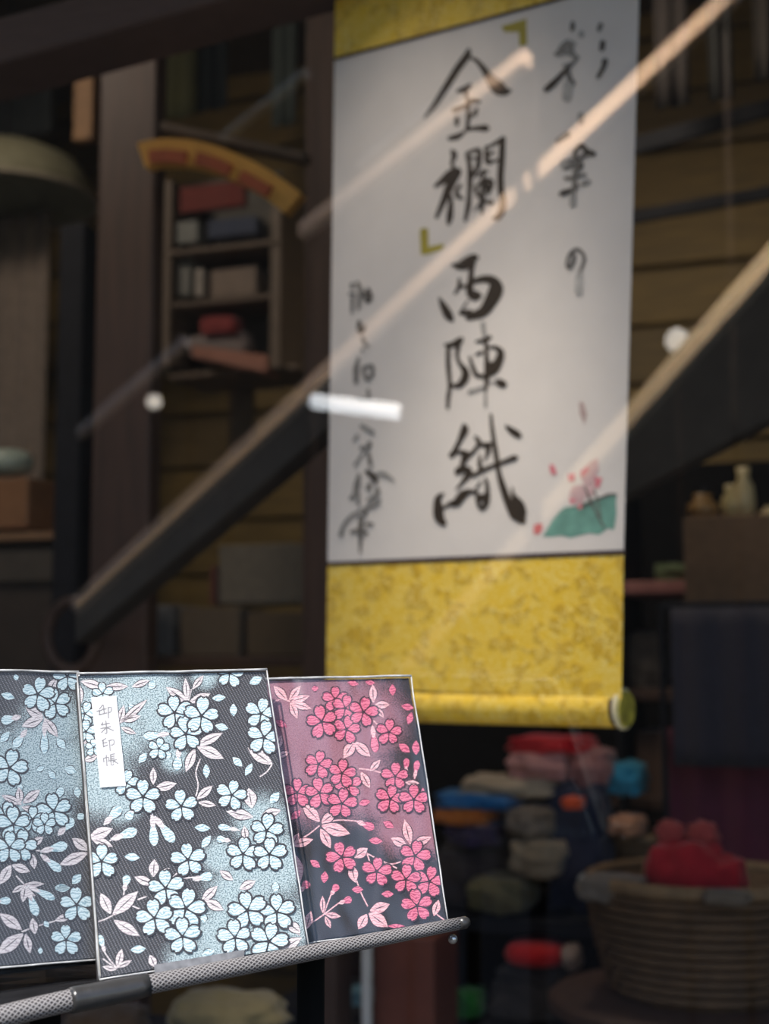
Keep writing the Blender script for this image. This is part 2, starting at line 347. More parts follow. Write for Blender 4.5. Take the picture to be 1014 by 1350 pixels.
M['trimcord'] = mat('dark_trim', (0.05, 0.025, 0.03), 0.7)
M['cream'] = mat('cream_ring', (0.75, 0.66, 0.42), 0.5)
ax = (SC.hit(822, 727) - SC.hit(432, 742)); ax.z = 0; ax.normalize()
scroll = thing('hanging_scroll', SC.hit(625, 950), 'tall hanging calligraphy scroll of pale paper on gold brocade behind the glass', 'scroll')
def sheet(name, quad, m, off, nx=14, ny=30, thick=0.0012, bulge=0.0):
    (x0,y0),(x1,y1),(x2,y2),(x3,y3) = quad; bm = bmesh.new(); g = []
    for j in range(ny+1):
        row = []
        for i in range(nx+1):
            s, t = i/nx, j/ny
            xa, ya = x0+(x1-x0)*s, y0+(y1-y0)*s; xb, yb = x3+(x2-x3)*s, y3+(y2-y3)*s
            p = SC.hit(xa+(xb-xa)*t, ya+(yb-ya)*t, off)
            row.append(bm.verts.new(p))
        g.append(row)
    for j in range(ny):
        for i in range(nx): bm.faces.new((g[j][i], g[j+1][i], g[j+1][i+1], g[j][i+1]))
    r = bmesh.ops.extrude_face_region(bm, geom=bm.faces[:]); 
    for v in r['geom']:
        if isinstance(v, bmesh.types.BMVert): v.co += SN*thick
    bmesh.ops.recalc_face_normals(bm, faces=bm.faces)
    return obj(name, bm, m, scroll)
# side lines of the scroll as pixel functions
def xl(y): return 441 + (y-80)*(432-441)/(742-80)
def xr(y): return 843 + (y+28)*(822-843)/(727+28)
sheet('paper_panel', [(441,80),(843,-28),(822,727),(432,742)], M['paper'], 0.0)
sheet('upper_brocade', [(446,-320),(860,-520),(843,-31),(441,77)], M['gold'], 0.0004)
sheet('lower_brocade', [(432,744),(822,729),(819.5,922),(430,905)], M['gold'], 0.0004)
b1 = bmesh.new(); ribbon(b1, SC, [(441,78,4),(640,25,4),(843,-30,4)], 0.0012); obj('upper_trim', b1, M['trimcord'], scroll)
b1 = bmesh.new(); ribbon(b1, SC, [(432,743.5,5),(620,736,6),(822,728,6)], 0.0012); obj('lower_trim', b1, M['trimcord'], scroll)
RR = 0.0194
pa = SC.hit(431, 905, 0.0004); pb = SC.hit(803, 912, 0.0004)
pb = SC.hit(804, 935) + SN*RR*0.75
pa = SC.hit(431, 905) + SN*RR*0.75; pa.z = pb.z
bm = bmesh.new(); add_tube(bm, [pa, pa.lerp(pb, .5), pb], RR, 32); obj('roller', bm, M['gold'], scroll, False)
for f in scroll.children[-1].data.polygons: f.use_smooth = len(f.vertices) == 4
rx = (pb-pa).normalized()
bm = bmesh.new(); add_tube(bm, [pb, pb + rx*0.005], RR*0.93, 28); obj('roller_neck', bm, M['trimcord'], scroll)
bm = bmesh.new(); add_tube(bm, [pb + rx*0.005, pb + rx*0.0065, pb + rx*0.0095, pb+rx*0.0105], [RR*1.04, RR*1.10, RR*1.10, RR*1.0], 32); obj('roller_knob', bm, M['cream'], scroll)
kn = scroll.children[-1]
bm = bmesh.new(); add_tube(bm, [pb + rx*0.0103, pb + rx*0.0125], [RR*0.97, RR*0.93], 32)
obj('knob_face', bm, mat('knob_gold', (0.55, 0.42, 0.06), 0.5, vary=0.5, scale=90), scroll)
# cord and rod above the frame
ta, tb = SC.hit(446, -320), SC.hit(862, -522); tb.z = ta.z
bm = bmesh.new(); add_tube(bm, [ta, tb], 0.008, 12); obj('top_rod', bm, M['trimcord'], scroll)
mid = (ta+tb)/2; bm = bmesh.new(); add_tube(bm, [ta.lerp(tb, .3), mid + Z*0.09, Vector((mid.x, mid.y, 2.925)), mid + Z*0.0905, ta.lerp(tb, .7)], 0.0015, 6); obj('hanging_cord', bm, M['trimcord'], scroll)
# ---- ink
def C(x0, y0, s): return lambda L: [(x0+a[0]/s, y0+a[1]/s, (a[2] if len(a) > 2 else 20)/s) for a in L]
STRK = {}
STRK['kin'] = (C(540,50,6.3375), 1, [
 [(495,100,30),(480,150,55),(400,260,55),(300,420,50),(210,560,40),(125,665,12)],
 [(510,165,20),(560,190,30),(620,260,45),(680,350,75),(740,415,105),(800,445,70),(845,440,20)],
 [(510,390,20),(470,425,50),(405,445,30)], [(465,440,25),(490,560,28),(485,770,30)],
 [(370,605,35),(460,570,30),(530,525,35),(585,535,25)], [(560,590,25),(545,640,35)], [(395,670,35),(395,720,35)],
 [(470,765,25),(560,755,35),(635,755,55),(655,760,30)], [(335,840,35),(400,825,45),(460,785,20)], [(490,690,20),(525,640,20)]])
STRK['ran'] = (C(540,170,6.3375), 1, [
 [(355,185,30),(375,215,45),(355,290,25),(365,320,30)], [(215,480,25),(270,440,50),(340,385,75),(400,350,55),(420,350,30)],
 [(410,360,50),(340,470,65),(290,590,50),(225,740,25)], [(345,560,25),(345,640,40),(335,740,50),(325,795,25)],
 [(430,470,25),(395,510,30),(400,560,35),(440,580,25)], [(480,210,30),(500,300,35),(505,400,45),(500,540,35),(490,650,40),(465,765,25)],
 [(480,205,25),(560,175,30),(585,190,35),(575,300,40),(555,350,30)], [(505,240,20),(555,245,20)], [(510,400,45),(560,350,30)],
 [(640,150,25),(645,220,35),(655,280,40),(700,270,25),(745,260,20)], [(640,160,20),(720,120,30),(785,80,40)],
 [(778,90,45),(770,250,50),(760,400,50),(765,520,50),(780,600,50),(770,680,55),(735,740,45),(700,745,20)],
 [(660,215,25),(700,195,25)], [(570,400,20),(620,350,25),(650,360,25)], [(560,480,20),(620,430,30),(680,430,30),(690,470,25),(650,540,30)],
 [(555,490,30),(570,560,25),(620,560,25)], [(620,350,20),(610,480,25),(605,600,40),(605,710,15)], [(640,430,40),(650,500,50)],
 [(600,610,20),(545,680,15)], [(620,600,25),(690,615,35)]])
STRK['nishi'] = (C(560,325,7.243), 1, [
 [(260,175,20),(330,185,70),(400,160,100),(470,110,75),(500,105,40)], [(455,150,60),(445,230,45),(440,320,55),(430,400,65),(450,460,80),(500,470,85),(530,470,40)],
 [(450,340,40),(560,310,60),(650,330,85),(680,410,125),(625,530,110),(560,620,90),(480,655,75),(410,680,45)],
 [(330,310,25),(330,380,35),(290,450,20)], [(330,385,25),(410,375,25)], [(138,490,15),(180,570,60),(230,660,75),(262,700,40)],
 [(410,520,12),(350,610,15)], [(345,635,40),(430,625,50)]])
STRK['jin'] = (C(560,425,7.243), 1, [
 [(195,215,25),(260,215,50),(330,180,60),(352,155,35)], [(225,230,35),(225,400,40),(240,600,35),(225,720,35),(220,820,25)],
 [(320,230,40),(310,330,30),(340,400,35),(385,460,60),(385,530,70),(330,600,55),(260,600,25)], [(490,185,20),(570,170,35),(625,140,30)],
 [(580,150,30),(590,300,35),(595,450,50),(590,560,40),(580,660,20)], [(430,330,20),(460,430,35),(500,505,40),(580,515,35)],
 [(610,240,20),(680,240,35),(725,290,60),(705,370,75),(660,450,80),(605,490,60)], [(490,310,20),(545,285,30)], [(600,420,45),(650,395,45)],
 [(690,560,45),(720,578,70),(760,595,55)]])
STRK['jin_f'] = (C(560,425,7.243), .35, [[(555,10,40),(570,120,35)], [(620,580,15),(690,565,15)], [(430,665,40),(560,620,25)], [(580,680,25),(580,800,25)]])
STRK['ori'] = (C(560,540,6.76), .95, [
 [(350,140,35),(355,180,65),(310,280,40),(260,380,40),(240,405,50)], [(260,385,25),(330,380,35),(365,405,70),(350,450,50),(325,520,30)],
 [(370,420,50),(430,380,30),(480,320,30),(560,310,35),(610,300,20)], [(450,240,20),(480,280,40),(490,310,25)],
 [(285,570,30),(300,545,60),(370,530,50),(395,555,60),(360,620,40),(280,710,10)], [(490,400,15),(490,480,35),(500,540,30)],
 [(560,330,50),(565,370,40),(535,450,10)], [(430,590,30),(520,540,35),(620,495,30),(720,460,35),(800,430,45),(820,427,25)],
 [(590,45,20),(600,160,30),(620,300,35),(640,430,40),(660,560,40),(700,700,55),(755,840,70),(820,920,120),(872,990,60)],
 [(780,690,10),(790,760,30),(835,850,90),(860,930,90)], [(725,145,20),(780,190,50),(835,225,50),(855,235,25)],
 [(165,750,20),(120,790,50),(120,880,80),(130,960,80),(170,1015,50)], [(170,880,15),(220,840,35),(280,830,65),(340,760,70),(400,730,40),(460,740,25)],
 [(540,615,25),(555,660,30),(560,760,40),(550,835,40),(510,880,35),(475,830,30),(465,730,25)], [(500,640,15),(460,700,20)], [(480,790,60),(540,780,60)]])
F_, G_, H_ = C(700,20,7.8), C(700,140,7.8), C(700,300,7.8)
for n, (c, g, L) in enumerate([
 (F_, .8, [[(430,80,40),(425,150,35)]]), (F_, .6, [[(375,280,60),(320,340,50),(280,400,55)], [(400,300,40),(430,400,45),(470,440,35),(400,530,30)]]),
 (F_, 1, [[(395,530,40),(300,630,45),(220,710,60),(155,765,50)]]), (F_, .75, [[(385,560,30),(400,660,50),(430,700,60)]]), (F_, .25, [[(380,710,80),(370,850,90)], [(520,180,50),(520,210,50)]]),
 (F_, .6, [[(720,100,50),(700,150,40)]]), (F_, .9, [[(740,280,50),(730,350,45)], [(762,470,60),(750,530,45),(690,640,35)]]),
 (G_, .35, [[(515,90,60),(515,170,50)], [(340,600,90),(370,600,90)], [(435,890,50),(430,1010,60)]]), (G_, .5, [[(270,360,40),(380,290,60)], [(510,800,20),(560,790,50),(600,770,30)]]),
 (G_, 1, [[(450,470,30),(520,400,35),(570,460,50),(645,490,45)], [(300,900,30),(340,890,50),(430,850,30)]]), (G_, .85, [[(455,480,40),(470,555,35),(550,505,35),(600,490,30)], [(520,610,50),(450,680,40),(445,760,25),(460,820,45),(430,860,40)]]),
 (H_, .75, [[(430,260,30),(445,320,35),(400,410,35),(370,390,25),(385,300,25),(430,240,30),(490,225,28),(545,290,30),(540,350,28),(500,460,20)]]), (H_, .18, [[(495,490,60),(490,660,70)]]),
 ]): STRK['r%d' % n] = (c, g, L)
STRK['r_add'] = (F_, .5, [[(250,400,30),(360,380,35),(480,440,40)], [(300,320,25),(380,270,35),(450,300,30)], [(330,520,20),(400,500,30)]])
STRK['r_add2'] = (G_, .7, [[(470,560,30),(455,700,35),(440,880,30)], [(350,640,25),(440,600,30),(530,585,25)], [(370,560,20),(450,540,25)], [(350,740,25),(440,730,30),(560,700,25)]])
I1, I2, I3, I4, I5 = C(440,360,11.27), C(440,430,11.27), C(440,510,11.27), C(440,560,11.27), C(440,640,11.27)
for n, (c, g, L) in enumerate([
 (I1, .65, [[(275,160,50),(270,220,45)], [(235,310,40),(320,310,40)], [(280,380,50),(270,590,30)], [(350,140,50),(400,260,60),(385,360,50),(370,530,40)], [(430,270,40),(440,330,60)]]),
 (I1, .9, [[(510,235,40),(550,330,45),(505,420,60),(470,340,30),(505,235,30)], [(380,730,60),(380,860,50),(420,870,40),(460,790,30)]]),
 (I2, .45, [[(435,180,60),(470,270,50),(520,300,40)]]), (I2, .65, [[(430,330,30),(425,365,45)], [(365,480,40),(340,570,50),(330,650,70),(330,830,60)], [(440,620,45),(560,590,50),(580,700,40),(500,780,60),(440,680,40),(445,630,40)]]),
 (I3, .35, [[(510,50,50),(510,180,60),(370,180,40)], [(420,580,60),(580,680,60)], [(300,790,40),(360,720,40)]]),
 (I4, .6, [[(530,270,70),(540,320,50)], [(420,350,70),(500,330,40)], [(510,420,60),(550,590,50)]]), (I4, .35, [[(430,430,30),(310,600,40)], [(640,730,40),(750,730,60),(900,830,20)]]),
 (I4, .95, [[(490,690,50),(580,760,70),(630,840,60)]]), (I4, .6, [[(380,740,40),(350,880,80),(330,1000,80)], [(540,880,60),(510,950,70)], [(640,950,60),(660,1010,60)]]),
 (I5, .55, [[(330,40,80),(320,120,70),(250,190,40)], [(350,120,70),(370,280,40)], [(660,100,60),(600,160,50),(500,220,40)], [(690,220,40),(610,270,75),(450,350,40),(270,450,45),(150,590,45),(105,735,60)]]),
 (I5, .8, [[(475,400,60),(460,440,50)], [(400,480,60),(400,650,75),(395,800,50),(395,1000,20)], [(480,570,40),(580,575,35)], [(250,690,35),(360,660,50)], [(420,650,40),(500,720,35)]]),
 ]): STRK['c%d' % n] = (c, g, L)
def ink_mat(name, g):
    dk = Vector((0.032, 0.019, 0.009)); pp = Vector((0.62, 0.59, 0.56)); c = pp.lerp(dk, g**0.8)
    return mat(name, c, 0.6, vary=0.25, scale=120, bump=0)
inks = {}
off = 0.0002; k_i = 0
for key, (c, g, L) in STRK.items():
    g = round(g*8)/8
    if g not in inks: inks[g] = ink_mat('ink_%d' % (g*8), max(g, .12))
    for st in L:
        bm = bmesh.new(); ribbon(bm, SC, [(a, b_, w*1.12+0.3) for a, b_, w in c(st)], off); off += 0.000012
        obj('brush_stroke', bm, inks[g], scroll)
bm = bmesh.new(); c = C(540,170,6.3375)
poly_on(bm, SC, [(x, y) for x, y, _ in c([(85,840),(120,825),(155,835),(158,985),(275,960),(290,970),(275,1005),(140,1050),(95,1050)])], 0.0004)
M['gold_ink'] = mat('gold_ink', (0.42, 0.34, 0.04), 0.5); obj('bracket_mark', bm, M['gold_ink'], scroll); bm = bmesh.new(); c = C(410,0,2.253)
poly_on(bm, SC, [(x, y) for x, y, _ in c([(565,78),(640,55),(642,132),(620,138),(617,95),(575,95)])], 0.0004)
obj('bracket_mark', bm, M['gold_ink'], scroll)
# painted lotus
c = C(690,510,6.43)
def ppoly(name, pts, m, off):
    bm = bmesh.new(); poly_on(bm, SC, [(x, y) for x, y, _ in c(pts)], off); f = bm.faces[:]; bmesh.ops.triangulate(bm, faces=f); return obj(name, bm, m, scroll)
ppoly('painted_leaf', [(165,1270),(240,1140),(300,1065),(350,1020),(430,1015),(480,1040),(540,1005),(620,960),(670,925),(720,905),(795,910),(785,960),(790,1080),(770,1210),(720,1200),(640,1255),(560,1240),(500,1250),(400,1280),(320,1260),(250,1270)], mat('green_wash', sr(112,160,146), 0.7, vary=0.25, scale=60), 0.0003)
pk = mat('pink_wash', sr(214,178,178), 0.7, vary=0.15, scale=60); rd = mat('rose_wash', sr(226,130,140), 0.7, vary=0.12, scale=60)
for i, pts in enumerate([[(390,900),(420,840),(520,830),(540,900),(500,990),(430,970)], [(480,750),(560,640),(630,600),(640,700),(600,790),(520,840)], [(540,820),(620,800),(600,900),(550,960),(520,900)]]): ppoly('painted_petal', pts, pk, 0.0005+i*0.00002)
for i, pts in enumerate([[(380,740),(440,735),(430,800),(385,800)], [(600,760),(670,775),(640,860),(615,850)], [(385,920),(420,960),(450,940),(440,985),(400,990)], [(455,1000),(500,990),(495,1035),(470,1040)], [(225,650),(265,670),(285,740),(240,745),(222,700)], [(480,720),(540,670),(560,700),(500,770)]]): ppoly('painted_petal', pts, rd, 0.0006+i*0.00002)
ppoly('seal_stamp', [(95,1165),(155,1155),(165,1200),(140,1245),(90,1250),(85,1200)], mat('seal_red', sr(232,125,122), 0.7), 0.0004)
ppoly('painted_petal', [(470,130),(510,130),(540,230),(520,320),(480,230)], mat('faint_rose', sr(190,165,160), 0.7), 0.0004)
bm = bmesh.new()
for st in ([(520,850,15),(570,960,18),(640,1110,16),(690,1200,12)], [(600,870,14),(630,970,16),(655,1100,12)], [(640,950,14),(720,915,22),(795,912,12)], [(515,1020,12),(600,965,14)]): ribbon(bm, SC, c(st), 0.0008)
obj('painted_stem', bm, inks[.75], scroll)

# ================================================================== BOOKS
BN = wn_((-0.352, 0.440, 0.826))
BP = Plane(P0(106, 893, 0.796), BN)
eu = (BP.hit(405,1245) - BP.hit(136,1288)).normalized(); ev = BN.cross(eu).normalized()
def cloth_mat(name, dark, weave, light, light2):
    m = bpy.data.materials.new(name); m.use_nodes = True; nt = m.node_tree; b = nt.nodes['Principled BSDF']; N = nt.nodes.new; Lk = nt.links.new
    uv = N('ShaderNodeUVMap'); uv.uv_map = 'uv'
    at = N('ShaderNodeAttribute'); at.attribute_name = 'shimmer'
    # weave dots: slanted rows
    mp = N('ShaderNodeMapping'); mp.inputs['Rotation'].default_value = (0, 0, math.radians(-20)); mp.inputs['Scale'].default_value = (1, 1, 1); Lk(uv.outputs[0], mp.inputs[0])
    wv = N('ShaderNodeTexWave'); wv.inputs['Scale'].default_value = 0.19; wv.inputs['Distortion'].default_value = 0.25; wv.inputs['Detail'].default_value = 1; wv.inputs['Detail Scale'].default_value = 2; wv.bands_direction = 'X'; Lk(mp.outputs[0], wv.inputs[0])
    mp2 = N('ShaderNodeMapping'); mp2.inputs['Rotation'].default_value = (0, 0, math.radians(-20)); Lk(uv.outputs[0], mp2.inputs[0])
    wv2 = N('ShaderNodeTexWave'); wv2.inputs['Scale'].default_value = 0.30; wv2.inputs['Distortion'].default_value = 0.3; wv2.bands_direction = 'Y'; Lk(mp2.outputs[0], wv2.inputs[0])
    hf = N('ShaderNodeMath'); hf.operation = 'MULTIPLY_ADD'; hf.inputs[1].default_value = 0.55; hf.inputs[2].default_value = 0.45; Lk(wv2.outputs['Fac'], hf.inputs[0])
    dm = N('ShaderNodeMath'); dm.operation = 'MULTIPLY'; Lk(wv.outputs['Fac'], dm.inputs[0]); Lk(hf.outputs[0], dm.inputs[1])
    rp = N('ShaderNodeMapRange'); rp.inputs[1].default_value = 0.5; rp.inputs[2].default_value = 0.95; Lk(dm.outputs[0], rp.inputs[0])
    base = N('ShaderNodeMix'); base.data_type = 'RGBA'; base.inputs[6].default_value = (*dark, 1); base.inputs[7].default_value = (*weave, 1); Lk(rp.outputs[0], base.inputs[0])
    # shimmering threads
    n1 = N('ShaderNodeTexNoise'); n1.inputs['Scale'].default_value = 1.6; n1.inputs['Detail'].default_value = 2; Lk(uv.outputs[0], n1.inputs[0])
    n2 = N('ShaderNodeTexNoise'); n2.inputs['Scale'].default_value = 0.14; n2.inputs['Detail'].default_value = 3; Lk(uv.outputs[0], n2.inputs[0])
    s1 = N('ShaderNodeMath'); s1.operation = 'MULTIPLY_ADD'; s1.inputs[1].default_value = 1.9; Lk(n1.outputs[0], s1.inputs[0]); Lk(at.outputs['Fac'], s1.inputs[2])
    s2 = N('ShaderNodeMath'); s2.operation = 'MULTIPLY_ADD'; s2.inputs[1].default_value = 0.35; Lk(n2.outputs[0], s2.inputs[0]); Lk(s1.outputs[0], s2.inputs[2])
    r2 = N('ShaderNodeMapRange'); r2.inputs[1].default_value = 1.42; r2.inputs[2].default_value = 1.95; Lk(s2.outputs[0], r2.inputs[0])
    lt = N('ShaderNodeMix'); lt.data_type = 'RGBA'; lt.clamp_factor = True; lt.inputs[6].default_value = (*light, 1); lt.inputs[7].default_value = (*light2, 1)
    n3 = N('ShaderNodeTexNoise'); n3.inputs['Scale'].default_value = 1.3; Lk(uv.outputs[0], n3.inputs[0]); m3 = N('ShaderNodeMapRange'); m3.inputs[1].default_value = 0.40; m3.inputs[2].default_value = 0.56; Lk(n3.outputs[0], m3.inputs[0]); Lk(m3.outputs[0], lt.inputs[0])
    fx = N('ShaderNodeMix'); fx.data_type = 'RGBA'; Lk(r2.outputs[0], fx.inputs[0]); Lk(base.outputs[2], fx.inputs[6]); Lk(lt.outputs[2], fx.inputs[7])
    Lk(fx.outputs[2], b.inputs['Base Color']); b.inputs['Roughness'].default_value = 0.55; b.inputs['Sheen Weight'].default_value = 0.15
    bp = N('ShaderNodeBump'); bp.inputs['Strength'].default_value = 0.35; bp.inputs['Distance'].default_value = 0.0003; Lk(s1.outputs[0], bp.inputs['Height']); Lk(bp.outputs[0], b.inputs['Normal'])
    return m
def thread_mat(name, c1, c2, sc=1.0):
    m = bpy.data.materials.new(name); m.use_nodes = True; nt = m.node_tree; b = nt.nodes['Principled BSDF']; N = nt.nodes.new; Lk = nt.links.new
    tc = N('ShaderNodeTexCoord'); wv = N('ShaderNodeTexWave'); wv.inputs['Scale'].default_value = 200*sc; wv.inputs['Distortion'].default_value = 12; wv.inputs['Detail'].default_value = 3; wv.inputs['Detail Scale'].default_value = 1.2; wv.bands_direction = 'Z'
    Lk(tc.outputs['Object'], wv.inputs[0]); mx = N('ShaderNodeMix'); mx.data_type = 'RGBA'; mx.inputs[6].default_value = (*c2, 1); mx.inputs[7].default_value = (*c1, 1)
    mr = N('ShaderNodeMapRange'); mr.inputs[1].default_value = 0.05; mr.inputs[2].default_value = 0.45; Lk(wv.outputs['Fac'], mr.inputs[0]); Lk(mr.outputs[0], mx.inputs[0]); Lk(mx.outputs[2], b.inputs['Base Color'])
    b.inputs['Roughness'].default_value = 0.5; b.inputs['Sheen Weight'].default_value = 0.1
    bp = N('ShaderNodeBump'); bp.inputs['Strength'].default_value = 0.3; bp.inputs['Distance'].default_value = 0.0003; Lk(wv.outputs['Fac'], bp.inputs['Height']); Lk(bp.outputs[0], b.inputs['Normal'])
    return m
M['cl_blue'] = cloth_mat('charcoal_blue_brocade', (0.024, 0.023, 0.025), (0.24, 0.23, 0.255), (0.12, 0.19, 0.21), (0.50, 0.60, 0.63))
M['cl_pink'] = cloth_mat('charcoal_pink_brocade', (0.014, 0.011, 0.013), (0.04, 0.033, 0.037), (0.26, 0.10, 0.14), (0.36, 0.17, 0.21))
M['th_blue'] = thread_mat('pale_blue_thread', (0.64, 0.76, 0.79), (0.26, 0.40, 0.46))
M['th_grey'] = thread_mat('pale_pink_grey_thread', (0.74, 0.67, 0.68), (0.46, 0.39, 0.41))
M['th_pink'] = thread_mat('pink_thread', (0.78, 0.20, 0.30), (0.40, 0.05, 0.12))
M['th_rose'] = thread_mat('pale_rose_thread', (0.86, 0.52, 0.55), (0.60, 0.27, 0.31))
M['line'] = mat('dark_thread', (0.035, 0.03, 0.035), 0.7)
M['line_p'] = mat('dark_maroon_thread', (0.05, 0.02, 0.03), 0.7)
M['pages'] = mat('page_block', (0.75, 0.72, 0.66), 0.8, stretch=(1,1,1))
M['board'] = mat('cover_edge', (0.03, 0.028, 0.03), 0.6)
M['label'] = mat('label_paper', (0.86, 0.85, 0.87), 0.7, vary=0.02, bump=0.03)
M['label_ink'] = mat('label_ink', (0.33, 0.32, 0.33), 0.7)
def plastic(name, rough, bumps, tint=(1,1,1), ior=1.5, sc=(1,1,1), dist=0.004, haze=0.0):
    m = bpy.data.materials.new(name); m.use_nodes = True; nt = m.node_tree; nt.nodes.clear(); N = nt.nodes.new; Lk = nt.links.new
    o = N('ShaderNodeOutputMaterial'); tr = N('ShaderNodeBsdfTransparent'); g = N('ShaderNodeBsdfGlossy'); f = reflectance(nt, ((ior-1)/(ior+1))**2); mx = N('ShaderNodeMixShader')
    tr.inputs[0].default_value = (*tint, 1); g.inputs['Roughness'].default_value = rough
    tc = N('ShaderNodeTexCoord'); mp = N('ShaderNodeMapping'); mp.inputs['Scale'].default_value = sc; mp.inputs['Rotation'].default_value = (0, 0.5, 0.2); nz = N('ShaderNodeTexNoise'); nz.inputs['Scale'].default_value = bumps; nz.inputs['Detail'].default_value = 2
    Lk(tc.outputs['Object'], mp.inputs[0]); Lk(mp.outputs[0], nz.inputs[0]); bp = N('ShaderNodeBump'); bp.inputs['Strength'].default_value = 0.6; bp.inputs['Distance'].default_value = dist
    Lk(nz.outputs[0], bp.inputs['Height']); Lk(bp.outputs[0], g.inputs['Normal'])
    Lk(f.outputs[0], mx.inputs[0]); Lk(tr.outputs[0], mx.inputs[1]); Lk(g.outputs[0], mx.inputs[2]); Lk(mx.outputs[0], o.inputs[0])
    return m
M['sleeve'] = plastic('clear_sleeve', 0.35, 12, ior=1.55, sc=(1,1,0.5), dist=0.008)
M['sleeve_l'] = plastic('clear_sleeve_hazy_shaded', 0.35, 12, tint=(0.78,0.80,0.82), ior=1.7, dist=0.01)  # grey tint puts the left book's shade into its sleeve
M['sleeve_r'] = plastic('clear_sleeve_wrinkled', 0.30, 16, ior=2.1, sc=(1.8,1.8,0.4), dist=0.02)
M['seam'] = plastic('sleeve_seam', 0.15, 60, ior=2.4)

def leafpoly(x0, y0, x1, y1, w, bud=False):
    dx, dy = x1-x0, y1-y0; l = math.hypot(dx, dy) or 1; nx, ny = -dy/l, dx/l; L = []
    prof = [(0, .06), (.12, .22), (.28, .40), (.45, .5), (.62, .46), (.8, .28), (.92, .11), (1, 0)] if not bud else [(0, .10), (.2, .16), (.4, .25), (.6, .42), (.78, .5), (.92, .36), (1, .10)]
    for t, h in prof: L.append((x0+dx*t + nx*w*h, y0+dy*t + ny*w*h))
    for t, h in reversed(prof[:-1] if not bud else prof): L.append((x0+dx*t - nx*w*h, y0+dy*t - ny*w*h))
    return L
PET = [(0.07,0.0),(0.22,0.14),(0.45,0.29),(0.68,0.33),(0.86,0.26),(0.97,0.12),(0.89,0.0),(0.97,-0.12),(0.86,-0.26),(0.68,-0.33),(0.45,-0.29),(0.22,-0.14)]
def petalpoly(cx, cy, r, a, grow=0.0):
    ca, sa = math.cos(a), math.sin(a); L = []
    mx_, my_ = 0.55, 0.0
    for x, y in PET:
        X, Y = mx_+(x-mx_)*(1+grow), my_+(y-my_)*(1+grow*1.3)
        L.append((cx + (X*ca - Y*sa)*r, cy + (X*sa + Y*ca)*r))
    return L
